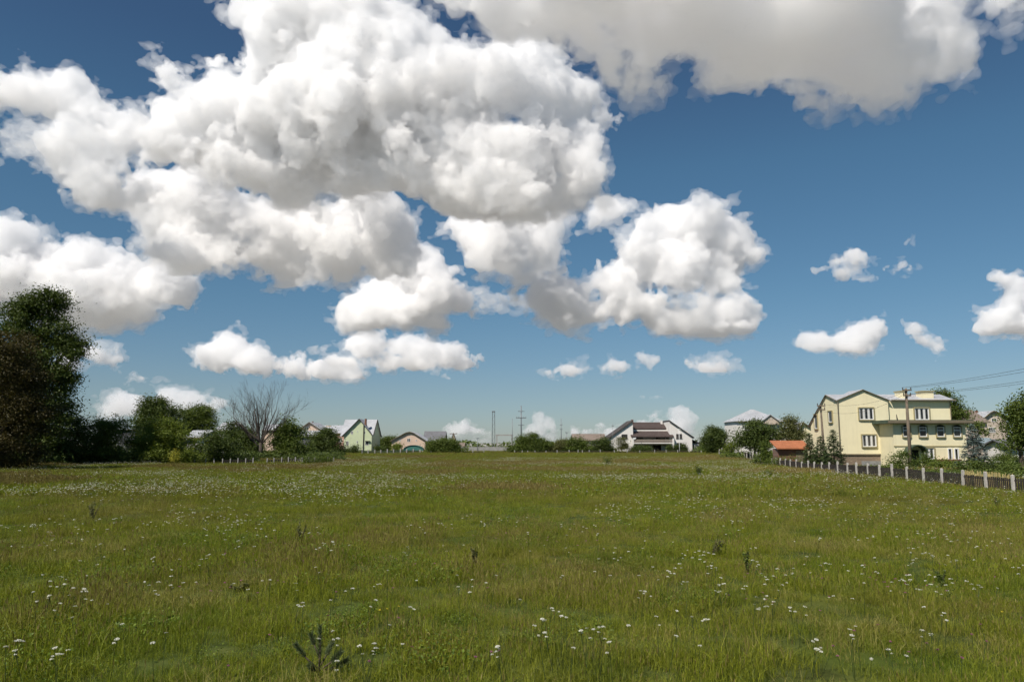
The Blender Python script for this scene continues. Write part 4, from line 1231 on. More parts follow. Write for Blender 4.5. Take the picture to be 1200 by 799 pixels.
# --- white house with brown roofs (depth 200)
def brown_roof_house():
    D = 200
    X = lambda p, d=D: xs(p, d, 515); Z = lambda p, d=D: zs(p, d)
    h = house('white house with two sloping gabled wings and stepped dark brown roofs', 'brown_roofed_house', loc=(X(716), D, 0)); ox = h.location.x
    XX = lambda p, d=D: X(p, d) - ox
    a0, a1, b0, b1 = 0, XX(742), XX(785), XX(811)
    zl, zh = Z(511.5), Z(493.2)
    w = MB().prism([(a0, -.3), (a1, -.3), (a1, zh), (a0, zl)], 'y', 0, 11).build('left_wing_wall', M_WHITEWALL, h)
    MB().prism([(b0, -.3), (b1, -.3), (b1, zl), (b0, zh)], 'y', 0, 11).build('right_wing_wall', M_WHITEWALL, h)
    MB().slab([(a0 - .5, -.4, zl - .15), (a1 + .1, -.4, zh + .25), (a1 + .1, 11.4, zh + .25), (a0 - .5, 11.4, zl - .15)], .28).build('wing_roof', M_DARKEDGE, h)
    r = MB()
    r.slab([(b0 - .1, -.4, zh + .25), (b1 + .5, -.4, zl - .15), (b1 + .5, 11.4, zl - .15), (b0 - .1, 11.4, zh + .25)], .28)
    r.build('wing_roof', M_DARKEDGE, h)
    MB().box(a1 + .01, b0 - .01, 3, 10.9, -.3, Z(503.5, 203)).build('middle_wall', M_WHITEWALL, h)
    MB().box(a1 + .01, b0 - .01, 4.5, 10.9, Z(503.5, 203) + .002, Z(500.5, 204)).build('clerestory', M_DARK, h)
    MB().slab([(a1 + .01, 3.9, Z(501.6, 204)), (b0 - .01, 3.9, Z(501.6, 204)), (b0 - .01, 9, Z(494.6, 209)), (a1 + .01, 9, Z(494.6, 209))], .22).build('upper_roof', M_BROWN, h)
    MB().slab([(XX(739), -1.3, Z(511)), (XX(788.6), -1.3, Z(511)), (XX(788.6), 4, Z(503.6, 204)), (XX(739), 4, Z(503.6, 204))], .25).build('lower_roof', M_BROWN, h)
    # balcony zone
    bz0, bz1 = Z(518.5), Z(516.6)
    MB().box(XX(740.5), XX(788), -1.0, 2.99, bz0 - .25, bz0).build('balcony_floor', M_WHITEWALL, h)
    rl = MB().box(XX(740.5), XX(788), -1.05, -.95, bz1 + .25, bz1 + .35)
    for k in range(60):
        xx = XX(740.5) + (XX(788) - XX(740.5)) * (k + .5) / 60
        rl.box(xx - .03, xx + .03, -1.02, -.98, bz0, bz1 + .25)
    rl.build('railing', M_BEIGE, h)
    MB().box(XX(740), XX(742), -1.1, -.6, -.3, Z(512)).build('pillar', M_WHITEWALL, h)
    MB().box(XX(787), XX(789), -1.1, -.6, -.3, Z(512)).build('pillar', M_WHITEWALL, h)
    for (a, b) in ((745, 756), (771, 782)):
        window(h, XX(a), Z(516.5), XX(b) - XX(a), 1.5, 3, 3, frame=M_DARKEDGE, t=.1, sill=False)
    g = MB().box(XX(767), XX(777), 2.9, 2.99, -.1, Z(521.5)).build('garage_door', M_DARK, h)
    window(h, XX(728.5), Z(514), 1.5, 1.15, 0, 3, frame=M_DARKEDGE, t=.1)
    window(h, XX(730), Z(524.6), 1.3, 1.1, 0, 2, frame=M_DARKEDGE, t=.1)
    window(h, XX(792.5), Z(513.6), 1.5, 1.15, 0, 3, frame=M_DARKEDGE, t=.1)
    window(h, XX(793), Z(526), 1.3, 1.6, 0, 2, frame=M_DARKEDGE, t=.1)
    MB().box(XX(745.6), XX(748), 7.4, 8.4, zh - 1.5, Z(491.5, 207)).build('chimney', M_BRICK, h)
    MB().box(XX(781.5), XX(783.6), 7.4, 8.4, zh - 1.5, Z(492.6, 207)).build('chimney', M_WHITEWALL, h)
    MB().box(XX(807), XX(809.5), 3, 4, zl - .5, Z(504.4)).build('chimney', M_WHITEWALL, h)
    # round dish on the balcony
    ds = MB()
    pts = [(XX(742.8) + .42 * math.cos(k * math.pi / 8), -1.2, Z(512.8) + .42 * math.sin(k * math.pi / 8)) for k in range(16)]
    ds.poly(pts).poly([(p[0], p[1] + .06, p[2]) for p in pts][::-1]).build('satellite_dish', M_WHITE, h)
    # annex
    an = MB().box(b1 + .01, XX(820), 1, 7, -.3, Z(519)).build('annex', M_GREYR, h)
    MB().slab([(b1 + .2, .7, Z(514.8)), (XX(820) + .3, .7, Z(519)), (XX(820) + .3, 7.2, Z(519)), (b1 + .2, 7.2, Z(514.8))], .2).build('annex_roof', M_DARKEDGE, h)
    for k in range(3): window(h, b1 + .3 + k * .6, Z(527), .45, 1.4, 1, 1, t=.06, sill=False)
brown_roof_house()

def gable_house(label, px0, px1, D, py_e, py_a, pxa=None, wall=M_PINK, roof=M_METAL, dep=9, wins=(), back=0.0, chim=None, half=False, name='house', over=.4, kn=.55, kz=.30):
    """gable towards the camera"""
    X = lambda p, d=D: xs(p, d, 515); Z = lambda p, d=D: zs(p, d)
    h = house(label, name, loc=(X(px0), D, 0)); ox = h.location.x
    XX = lambda p: X(p) - ox
    x1 = XX(px1); m = XX(pxa) if pxa else x1 / 2; ze, za = Z(py_e), Z(py_a)
    if half:
        q = m * .45
        prof = [(0, -.3), (x1, -.3), (x1, ze), (m + (x1 - m) * (1 - kn), za - (za - ze) * kz), (m, za), (m * kn, za - (za - ze) * kz), (0, ze)]
    else:
        prof = [(0, -.3), (x1, -.3), (x1, ze), (m, za), (0, ze)]
    MB().prism(prof, 'y', 0, dep).build('wall', wall, h)
    r = MB()
    top = prof[2:]
    t0 = [(p[0], p[1]) for p in top]
    t0[0] = (t0[0][0] + over, t0[0][1] - over * .5); t0[-1] = (t0[-1][0] - over, t0[-1][1] - over * .5)
    for k in range(len(t0) - 1):
        (xa, za_), (xb, zb_) = t0[k], t0[k + 1]
        e = .001 * k
        r.slab([(xa, -over, za_ + .16 + e), (xb, -over, zb_ + .16 + e), (xb, dep + over, zb_ + .16 + e), (xa, dep + over, za_ + .16 + e)], .14)
    r.build('roof', roof, h)
    MB().tube([(p[0], -over - .06, p[1] + .08) for p in t0], .09, 5).build('eaves_board', M_GUT, h)
    for (a, b, c, d_, n) in wins:
        window(h, XX(a), Z(c), XX(b) - XX(a), Z(d_) - Z(c), 0, n, t=.08, sill=False)
    for c in (chim or []):
        MB().box(XX(c[0]), XX(c[1]), dep * .4, dep * .4 + .8, za - 2, Z(c[2])).build('chimney', M_BRICK, h)
    return h, XX, Z

def side_house(label, px0, px1, D, py_e, py_r, wall, roof, dep=8, hip=0.0, wins=(), chim=None, name='house', hipy=None):
    """ridge runs left to right; hip = how far the ridge is drawn in (m)"""
    X = lambda p, d=D: xs(p, d, 515); Z = lambda p, d=D: zs(p, d)
    h = house(label, name, loc=(X(px0), D, 0)); ox = h.location.x
    XX = lambda p: X(p) - ox
    x1 = XX(px1); ze = Z(py_e); zr = zs(py_r, D + dep / 2)
    if hip: MB().box(0, x1, 0, dep, -.3, ze).build('wall', wall, h)
    else: MB().prism([(0, -.3), (dep, -.3), (dep, ze), (dep / 2, zr), (0, ze)], 'x', 0, x1).build('wall', wall, h)
    o = .4
    r = MB()
    A, B, C_, D_ = (-o, -o, ze), (x1 + o, -o, ze), (x1 + o, dep + o, ze), (-o, dep + o, ze)
    R1, R2 = (hip - (o if not hip else 0), dep / 2, zr + .15), (x1 - hip + (o if not hip else 0), dep / 2, zr + .15)
    if hip:
        i = len(r.v); r.v += [A, B, C_, D_, R1, R2]
        r.f += [(i, i + 1, i + 5, i + 4), (i + 1, i + 2, i + 5), (i + 2, i + 3, i + 4, i + 5), (i + 3, i, i + 4), (i, i + 3, i + 2, i + 1)]
        r.v = [(v[0], v[1], v[2] + .004) for v in r.v]
    else:
        r.slab([A, B, R2, R1], .14); r.slab([R1, R2, C_, D_], .14)
    r.build('roof', roof, h)
    MB().box(-o, x1 + o, -o - .08, -o - .001, ze - .12, ze + .02).build('eaves_board', M_GUT, h)
    for (a, b, c, d_, n) in wins:
        window(h, XX(a), Z(c), XX(b) - XX(a), Z(d_) - Z(c), 0, n, t=.08, sill=False)
    for c in (chim or []):
        MB().box(XX(c[0]), XX(c[1]), dep * .4, dep * .4 + .9, ze, Z(c[2])).build('chimney', M_BEIGE, h)
    return h, XX, Z

gable_house('pale pink house with a low wide gable and teal canopy in front', 459, 498.6, 212, 516.4, 506.3, 480, M_PINK, M_METAL, 12, [(477, 481, 517.5, 513.5, 2), (468, 469.5, 517, 515, 1), (487, 488.5, 517, 515, 1)], half=True, kn=.78, kz=.1)
t = house('teal arched canopy standing before the pale pink house', 'canopy', 'canopy', loc=(xs(485, 196), 196, 0))
cb = MB(); pr = lambda a, r_: (2.5 * r_ * math.cos(a), .75 + 1.35 * r_ * math.sin(a))
for k in range(12):
    a0, a1 = math.pi * k / 12, math.pi * (k + 1) / 12
    cb.prism([pr(a0, .97), pr(a0, 1), pr(a1, 1), pr(a1, .97)], 'y', -2, 2)
cb.prism([pr(math.pi * k / 12, .97) for k in range(13)], 'y', -1.8, 1.8)
cb.build('canopy_cover', M_TEAL, t)
for sx in (-2.45, 2.45):
    for sy in (-1.95, 1.95): MB().tube([(sx, sy, 0), (sx, sy, .8)], .05, 6).build('post', M_WHITE, t)
side_house('dark brown house with a grey sheet roof behind the pale pink house', 497, 520, 236, 517, 505.6, M_BRICK, M_GREYR, 9)
gable_house('narrow tower with steep red roof right of the grey sheet roof', 527.5, 535, 228, 520, 508, 531, M_BEIGE, M_BRICK, 2.5, over=.15)
side_house('small house with light grey roof behind the low reddish bush', 537, 543, 232, 523, 519, M_BRICK, M_BROWNT, 4)
side_house('small house with light grey roof half hidden behind the light green bush', 219, 237, 112, 512.5, 505.2, M_WHITEWALL, M_METAL, 6, wins=[(232, 234, 519, 515.5, 1)])
side_house('distant white roofed house peeking over the trees left of the bare tree', 254, 272, 160, 504, 496, M_WHITEWALL, M_METAL, 8)
side_house('long distant white house visible between the bare branches', 308, 336, 215, 504, 497.5, M_PINK, M_METAL, 9)
gable_house('pink house with white roof and one attic window left of the round dark tree', 352, 374, 196, 503, 495, 362, M_PINK, M_METAL, 10, [(356.5, 361, 504.5, 500, 2), (362, 366, 516, 511, 2)], chim=[(360, 361.2, 493)])
side_house('low grey wing in front of the pink house with white roof', 350, 370, 190, 511, 505, M_GREYR, M_METAL, 5)
side_house('long pink house with white metal roof joined behind the pale green one', 374, 405, 222, 507.5, 498.8, M_PINKER, M_METAL, 10, wins=[(397, 401, 518, 513, 2)], chim=[(378, 383, 498)])
side_house('pale distant house with a low roof above the left bushes', 137, 158, 175, 503, 498, M_GREYR, M_TEALR, 8, hip=2)
side_house('low building with weathered brown roof left of the white and brown house', 673, 709, 216, 516, 508.8, M_BEIGE, M_BROWNT, 9, wins=[(690, 700, 521, 518.5, 3)])
h, XX, Z = side_house('white hip roofed house with a small front gable behind the round dark tree', 864.5, 918, 168, 493.5, 480.5, M_WHITEWALL, M_METAL, 10, hip=4.6, wins=[(903, 910, 501.5, 498.5, 3), (870, 878, 502, 497.5, 3), (884, 891, 502, 497.5, 3), (870, 878, 518, 512, 3)])
mg = XX(902)
MB().prism([(XX(892), Z(497)), (XX(912), Z(497)), (XX(912), Z(493)), (mg, Z(486.5)), (XX(892), Z(493))], 'y', -.9, 3).build('front_gable', M_BEIGE, h)
MB().slab([(XX(890.5), -1.2, Z(494)), (mg, -1.2, Z(485.6)), (mg, 3.4, Z(485.6)), (XX(890.5), 3.4, Z(494))], .14).slab([(mg, -1.2, Z(485.6) + .001), (XX(913.5), -1.2, Z(494)), (XX(913.5), 3.4, Z(494)), (mg, 3.4, Z(485.6) + .001)], .14).build('gable_roof', M_METAL, h)
for p in (900.4, 903.4): window(h, XX(p), Z(491.6), .22, .3, -.9, 1, t=.03, sill=False)
gable_house('narrow yellowish house with white roof left of the pale yellow house', 938, 953, 140, 503, 495.5, 941, M_YEL, M_METAL, 8)
side_house('weathered brown roofed house behind the blue spruce', 1122, 1158, 128, 494.5, 481, M_BEIGE, M_BROWNT, 9, chim=[(1136, 1140, 480)])
gable_house('beige house with a half hipped white roof left of the big edge tree', 1155.5, 1181, 150, 489.5, 482, 1166, M_BEIGE, M_METAL, 10, [(1163.5, 1169.5, 494, 490, 2), (1159.5, 1167, 506.5, 500.5, 3)], half=True, chim=[(1162, 1163.5, 480)])
side_house('low outbuilding with grey teal roof in front of the beige house', 1153, 1168, 122, 519.5, 514, M_BEIGE, M_TEALR, 5)
side_house('white walled outbuilding behind the big edge tree', 1184, 1215, 84, 524, 516, M_WHITEWALL, M_GREYR, 5, wins=[(1188, 1191, 534, 529, 1)])

# orange roofed shed
def shed():
    D = 88
    X = lambda p, d=D: xs(p, d, 520); Z = lambda p, d=D: zs(p, d)
    h = house('low brick shed with a bright orange tiled roof', 'shed', 'shed', loc=(X(911), D, 0)); ox = h.location.x
    x1 = X(946) - ox
    MB().box(0, x1, 0, 1.7, -.2, Z(525.5)).build('wall', M_BRICK, h)
    MB().slab([(-.25, -.5, Z(524.8)), (x1 + .25, -.5, Z(524.8)), (x1 + .25, 1.9, Z(516, 89.9)), (-.25, 1.9, Z(516, 89.9))], .12).build('roof', M_ORANGE, h)
    d = MB().box(x1 * .6, x1 * .6 + .9, -.06, -.002, 0, 1.75).build('door', M_WOODP, h)
    MB().box(x1 * .6 + .72, x1 * .6 + .8, -.1, -.061, .85, .95).build('door_handle', M_STEEL, d)
shed()
# ---------------------------------------------------------------- walls, fences, poles
def fence_from(label, posts, hgt, w, pick_h, rail=True, step=.13, mat_post=M_CONCP, name='fence', panel_mat=M_PICK, gaps=()):
    """posts: world points; panel of pickets between neighbours"""
    root = tag(empty(name, posts[0]), label, 'fence')
    o = Vector(posts[0])
    rnd = random.Random(len(posts))
    for i, p in enumerate(posts):
        q = Vector(p) - o
        hh = hgt * rnd.uniform(.93, 1.05); ww = w / 2
        lx, ly = rnd.uniform(-.02, .02), rnd.uniform(-.02, .02)
        mb = MB()
        i0 = 0
        mb.v += [(q.x - ww, q.y - ww, q.z - .2), (q.x + ww, q.y - ww, q.z - .2), (q.x + ww, q.y + ww, q.z - .2), (q.x - ww, q.y + ww, q.z - .2),
                 (q.x - ww * .9 + lx, q.y - ww * .9 + ly, q.z + hh), (q.x + ww * .9 + lx, q.y - ww * .9 + ly, q.z + hh), (q.x + ww * .9 + lx, q.y + ww * .9 + ly, q.z + hh), (q.x - ww * .9 + lx, q.y + ww * .9 + ly, q.z + hh),
                 (q.x + lx, q.y + ly, q.z + hh + w * .25)]
        mb.f += [(0, 1, 5, 4), (1, 2, 6, 5), (2, 3, 7, 6), (3, 0, 4, 7), (4, 5, 8), (5, 6, 8), (6, 7, 8), (7, 4, 8)]
        mb.build('post', mat_post, root)
    for i in range(len(posts) - 1):
        if i in gaps: continue
        a, b = Vector(posts[i]) - o, Vector(posts[i + 1]) - o
        d = b - a; L = d.length; d.normalize(); n = Vector((d.y, -d.x, 0))
        ph = pick_h * rnd.uniform(.95, 1.04)
        mb = MB()
        s = w * .55
        k = s + step * .3
        while k < L - s:
            t = rnd.uniform(-.01, .01)
            c = a + d * k; hw = step * .31
            zt = ph + t * 2
            v0 = c - d * hw; v1 = c + d * hw
            i0 = len(mb.v)
            for yy in (-.012, .012):
                mb.v += [tuple(v0 + n * yy + Vector((0, 0, .06))), tuple(v1 + n * yy + Vector((0, 0, .06))), tuple(v1 + n * yy + Vector((0, 0, zt))), tuple(v0 + n * yy + Vector((0, 0, zt)))]
            mb.f += [(i0, i0 + 1, i0 + 2, i0 + 3), (i0 + 7, i0 + 6, i0 + 5, i0 + 4), (i0 + 3, i0 + 2, i0 + 6, i0 + 7), (i0 + 1, i0, i0 + 4, i0 + 5), (i0, i0 + 3, i0 + 7, i0 + 4), (i0 + 2, i0 + 1, i0 + 5, i0 + 6)]
            k += step
        if rail:
            for zz in (.22, ph - .12):
                c0, c1 = a + d * (s * .9) + n * .035, b - d * (s * .9) + n * .035
                mb.tube([c0 + Vector((0, 0, zz)), c1 + Vector((0, 0, zz))], .035, 4)
        mb.build('picket_panel', panel_mat, root)
    return root

fd = [(1300, 35.0), (1216, 38), (1185, 39.5), (1103, 45.5), (1030, 53), (993, 58), (972, 62), (947, 68), (914, 84), (887, 104), (866, 130), (843, 150)]
def fdepth(px):
    for (a, da), (b, db) in zip(fd, fd[1:]):
        if b <= px <= a:
            t = (a - px) / (a - b); return 1 / ((1 - t) / da + t / db)
def fpt(px):
    d = fdepth(px); x = xs(px, d, 545)
    return Vector((x, d, gz(x, d) if x < 120 else 0))
P1 = [1292, 1254, 1219, 1185.5, 1154, 1127, 1103, 1081.5, 1062, 1045, 1030.4, 1017, 1003.6, 993, 981.7, 972, 963, 954.5, 947.5, 939.7, 933.3, 926.5, 920.7, 914.5, 909.7, 905]
fence_from('nearest fence with whitewashed concrete posts and dark picket panels running back from the right edge', [fpt(p) for p in P1], 1.04, .135, .88, step=.15)
fence_from('farther stretch of white post fence left of the orange roofed shed', [fpt(p) for p in (891, 887.4, 883, 880, 876, 873, 869.5, 866.4, 863.6)], 1.35, .2, 1.05, step=.2)
fence_from('farthest short stretch of white post fence near the lone egg shaped tree', [fpt(p) for p in (853, 850, 846.5, 843.6)], 1.5, .22, 1.15, step=.2)
# fence before the bare tree
def line_pts(pxs, d0, d1):
    a, b = pxs[0], pxs[-1]
    out = []
    for p in pxs:
        d = d0 + (d1 - d0) * (p - a) / (b - a); x = xs(p, d, 540); out.append(Vector((x, d, gz(x, d) if abs(x) < 120 and d < 230 else 0)))
    return out
fence_from('low fence of pale posts and dark pickets standing before the bare tree', line_pts([228, 241, 251, 261, 270, 279, 288, 296.5, 313, 321, 330, 338, 346, 354, 362, 369, 376.5, 384, 391], 94, 98), .85, .12, .66, step=.2, gaps=(0, 1, 2, 7), mat_post=M_CONC)
fence_from('far dark green fence below the pale green and pale pink houses', line_pts([424, 431, 439, 446, 453.7, 461, 469, 476.5, 484, 492], 172, 176), 1.15, .25, .95, step=.25, panel_mat=M_DGREEN, mat_post=M_CONC)
fence_from('far fence of pale posts below the wide dark bush and concrete wall', line_pts([492.5, 505, 517, 529, 541, 554, 567], 176, 178), 1.0, .2, .6, step=.3, mat_post=M_CONC)
fence_from('far fence of pale posts in front of the white and brown house', line_pts([603, 612, 618.5, 627, 640, 653, 667, 677.5, 682.5, 690.5, 703.5, 720, 735, 750, 767.5, 781, 794.5, 808, 822], 178, 176), 1.0, .2, .8, step=.3, mat_post=M_CONC)

# reeds standing behind the near fence
rr = tag(empty('reed_screen', fpt(1154) + Vector((.5, .6, 0))), 'dry yellow reed screen showing above the pickets near the right edge', 'screen')
a, b = fpt(1127) + Vector((.45, .5, 0)), fpt(1183) + Vector((.45, .5, 0)); mb = MB(); rnd = random.Random(4)
k = 0.0; L = (b - a).length; d = (b - a).normalized()
while k < L:
    c = a + d * k - rr.location + Vector((rnd.uniform(-.03, .03), rnd.uniform(-.03, .03), 0)); zt = 1.0 + rnd.uniform(-.1, .1)
    mb.tube([c, c + Vector((rnd.uniform(-.03, .03), 0, zt))], .022, 4); k += .055
mb.build('reeds', M_REED, rr)

# long concrete wall
w = tag(empty('concrete_wall', (xs(540, 215), 215, 0)), 'long pale grey concrete panel wall in the distance', 'wall')
x1 = xs(597, 215) - xs(540, 215); n = 8
for k in range(n):
    MB().box(x1 * k / n + .06, x1 * (k + 1) / n - .06, 0, .15, -.2, zs(523.5, 215)).build('wall_panel', M_CONC, w)
for k in range(n + 1):
    MB().box(x1 * k / n - .058, x1 * k / n + .058, -.06, .2, -.2, zs(523.2, 215)).build('pillar', M_CONC, w)

# poles
def lattice_mast(label, px, d, py_top, wpx, name='lattice_mast'):
    u = d / F; b = Vector((xs(px, d), d, 0)); h = zs(py_top, d); s = wpx * u / 2
    t = tag(empty(name, b), label, 'mast'); r = .07
    for sx in (-s, s):
        for sy in (-s, s): MB().tube([(sx, sy, 0), (sx * .75, sy * .75, h)], r, 4).build('leg', M_STEEL, t)
    mb = MB(); k = int(h / (s * 2.4))
    for i in range(k):
        z0, z1 = h * i / k, h * (i + 1) / k
        f = lambda z: 1 - .25 * z / h
        sg = 1 if i % 2 else -1
        for sy in (-1, 1):
            mb.tube([(-s * sg * f(z0), sy * s * f(z0), z0), (s * sg * f(z1), sy * s * f(z1), z1)], r * .55, 4)
            mb.tube([(sy * s * f(z0), -s * sg * f(z0), z0), (sy * s * f(z1), s * sg * f(z1), z1)], r * .55, 4)
    mb.build('bracing', M_STEEL, t)
    MB().box(-s * 1.1, s * 1.1, -s * 1.1, s * 1.1, h - .1, h + .25).build('platform', M_STEEL, t)
    return t
lattice_mast('slim steel lattice mast left of the steel portal', 578.3, 240, 482.5, 3.4)
def crossarm_pole(label, px, d, py_top, arms, r=.16, mat=M_STEEL, name='power_pole', lean=0.0, py_base=None, cat='utility pole', ins=True, loc=None):
    b = loc or Vector((xs(px, d), d, 0)); h = zs(py_top, d) - b.z
    t = tag(empty(name, b), label, cat)
    MB().tube([(0, 0, -.3), (lean * .5, 0, h * .5), (lean, 0, h)], [r, r * .85, r * .6], 8).build('shaft', mat, t, smooth=True)
    for (py, hw) in arms:
        z = zs(py, d) - b.z; c = lean * z / h
        a = MB().box(c - hw, c + hw, -.06 - r, .06 - r, z - .06, z + .06).build('crossarm', mat, t)
        if ins:
            for sx in (-hw * .92, -hw * .45, hw * .45, hw * .92) if hw > .5 else (-hw * .9, hw * .9):
                MB().tube([(c + sx, -r, z + .06), (c + sx, -r, z + .14), (c + sx, -r, z + .25)], [.02, .05, .035], 6).build('insulator', M_DARKEDGE, a)
    return t
crossarm_pole('tallest power pole on the skyline, with three crossarms', 610.8, 230, 475.5, [(482, .9), (489.2, 1.55), (489.9, 1.5), (498.2, .9)], r=.22)
crossarm_pole('thin single pole beside the steel portal', 600.4, 222, 490, [], r=.09, name='thin_pole', cat='pole')
crossarm_pole('thin distant pole between the two central bushes', 657.8, 225, 490.5, [(498, .35), (503, .35)], r=.13)
crossarm_pole('shortest distant pole just right of the thin one', 664.3, 228, 506, [(507, .4)], r=.12)
crossarm_pole('street lamp post before the concrete wall', 559.8, 205, 513, [(513.4, .45)], r=.11, name='lamp_post', cat='lamp post', ins=False)
crossarm_pole('short pole above the dark bush left of the white and brown house', 718.5, 198, 497, [(499, .3)], r=.08, ins=False, cat='pole', name='thin_pole')
crossarm_pole('white pole standing before the right wing of the white and brown house', 796.3, 180, 502, [(502.8, .35)], r=.08, mat=M_WHITE, ins=False, cat='pole', name='thin_pole')
crossarm_pole('wooden pole standing before the narrow red roofed tower', 531.2, 185, 507, [(508.2, .9)], r=.12, mat=M_WOODP)
# steel portal
pt = tag(empty('steel_portal', (xs(591, 232), 232, 0)), 'grey steel portal frame behind the concrete wall', 'portal frame')
hw = (xs(600, 232) - xs(582.5, 232)) / 2; zt = zs(510.5, 232)
for sx in (-hw, hw): MB().box(sx - .15, sx + .15, -.15, .15, 0, zt).build('leg', M_CONC, pt)
MB().box(-hw - .4, hw + .4, -.2, .2, zt, zt + .4).build('beam', M_CONC, pt)
# near wooden pole by the yellow house, with wires
dp = 68.8
pole_b = Vector((xs(1067, dp, 540), dp, 0)); lean = xs(1061.5, dp, 456) - pole_b.x
crossarm_pole('tall leaning wooden utility pole in front of the pale yellow house', 1067, dp, 455, [(457.2, .40), (463.5, .34)], r=.17, mat=M_WOODP, lean=lean, loc=pole_b)
d3 = 77.0
pole_c = Vector((xs(966, d3, 530), d3, 0)); lean2 = xs(961.5, d3, 474) - pole_c.x
crossarm_pole('shorter wooden utility pole at the left side of the pale yellow house', 966, d3, 474, [(475.5, .40), (480, .36)], r=.14, mat=M_WOODP, lean=lean2, loc=pole_c)
def wire(label, a, b, sag, r=.018):
    mb = MB(); a, b = Vector(a), Vector(b)
    pts = [a.lerp(b, t / 20) - Vector((0, 0, sag * 4 * (t / 20) * (1 - t / 20))) for t in range(21)]
    o = mb.tube([p - a for p in pts], r, 4).build('power_line', M_DARKEDGE, None, a, smooth=True)
    tag(o, label, 'power line', None)
ptop = at_y(1061.5, 455.5, dp - .2); ptl = at_y(1061.5, 463.6, dp - .2)
# the next pole stands nearer to the camera, outside the frame on the right
npb = Vector((40.2, 22.0, 0))
crossarm_pole('next wooden utility pole nearer the camera beyond the right edge', 0, 22, -60, [], r=.17, mat=M_WOODP, loc=npb)
for dx, z1, s, lb in ((-.36, 11.6, 1.1, 'uppermost power line rising from the leaning pole to the right edge'), (.36, 11.3, 1.1, 'second power line rising from the leaning pole to the right edge')):
    wire(lb, ptop + Vector((dx, 0, .1)), npb + Vector((dx, 0, z1)), s, .014)
for dx, z1, s, lb in ((-.3, 10.2, 1.1, 'third power line from the lower crossarm of the leaning pole'), (.3, 9.9, 1.1, 'lowest power line from the lower crossarm of the leaning pole')):
    wire(lb, ptl + Vector((dx, 0, .1)), npb + Vector((dx, 0, z1)), s, .014)
qtop = at_y(961.5, 475, d3 - .2)
wire('upper thin wire crossing the front of the pale yellow house', qtop + Vector((.4, 0, .1)), ptop + Vector((-.5, -.1, -.4)), .5, .011)
wire('lower thin wire crossing the front of the pale yellow house', qtop + Vector((-.4, 0, -.4)), ptl + Vector((-.4, -.1, 0)), .9, .011)

# far woodland line
rng = np.random.default_rng(90)
P = []
for _ in range(420):
    x = rng.uniform(-700, 700); y = rng.uniform(420, 520); r_ = rng.uniform(5, 9); hh = rng.uniform(2.2, 4.6)
    n = 60
    dv = rng.normal(size=(n, 3)); dv /= np.linalg.norm(dv, axis=1)[:, None]
    P.append(np.array([x, y, hh * .4]) + dv * np.array([r_, 3, hh * .6]))
P = np.concatenate(P)
o = link('distant_woodland', tinted('distant_woodland', [leaf_quads(rng, P, 1.5, (0, 1), .3)], [L_MID]))
tag(o, kind='stuff')
# ---------------------------------------------------------------- wild flowers
def umbel(rng, h, r, n, pet, m=0, dome=.25, stem_mi=1):
    """flat topped flower head: many tiny florets on rays from the stem top"""
    rr = r * np.sqrt(rng.random(n)); t = rng.random(n) * 6.283
    c = np.stack([rr * np.cos(t), rr * np.sin(t), h - dome * (rr ** 2) / r + rng.normal(0, .002, n)], 1)
    return leaf_quads(rng, c, pet, (0, 1), .85, m, .95)

STEM = leafy('flower_stems', (.05, .075, .02), (.11, .14, .04), .2)
def yarrow(label, x, y, seed, h=.5, r=.032, pet=W_PETAL, name='yarrow_flower', group='white yarrow flowers standing in the near grass', heads=1, n=60, ps=.010, proto={}):
    z = gz(x, y)
    t = tag(empty(name, (x, y, z), seed * 1.7), label, 'flower', group)
    t.rotation_euler = (rf.uniform(-.25, .25), rf.uniform(-.25, .25), seed * 1.7)
    key = (name, seed % 6)
    if key not in proto:
        rng = np.random.default_rng(500 + seed % 6)
        ux, uy = rng.normal(0, .04, 2)
        mb = MB().tube([(0, 0, 0), (ux * .5, uy * .5, h * .5), (ux, uy, h)], [.004, .003, .002], 4)
        hd = [umbel(rng, h + .003, r, n, ps)]
        for k in range(heads - 1):
            dx, dy, dz = rng.normal(0, r * 1.6, 3)
            mb.tube([(ux * .6, uy * .6, h * .65), (ux + dx, uy + dy, h - abs(dz))], [.0025, .0015], 4)
            v, q, tt, mm = umbel(rng, h - abs(dz) + .003, r * .7, n // 2, ps)
            v = v + np.array([dx, dy, 0]); hd.append((v, q, tt, mm))
        hd = [(v + np.array([ux, uy, 0]), q, a, b) for v, q, a, b in hd]
        proto[key] = (mb, tinted('flower_head', hd, [pet]))
        s_ = mb.build('stem', STEM, t); proto[key] = (s_.data, proto[key][1])
    else:
        link_shared('stem', proto[key][0], t)
    link_shared('flower_head', proto[key][1], t)
    return t
def link_shared(name, me, parent):
    o = bpy.data.objects.new(name, me); col.objects.link(o); o.parent = parent
    return o
def gpt(px, py, h=.45):
    """where a flower head of height h seen at (px,py) grows"""
    d = ray(px, py); k = -(EYE - h) / d.z
    return d.x * k, d.y * k
rf = random.Random(12)
YL = 'white flat topped yarrow flower standing in the near grass'
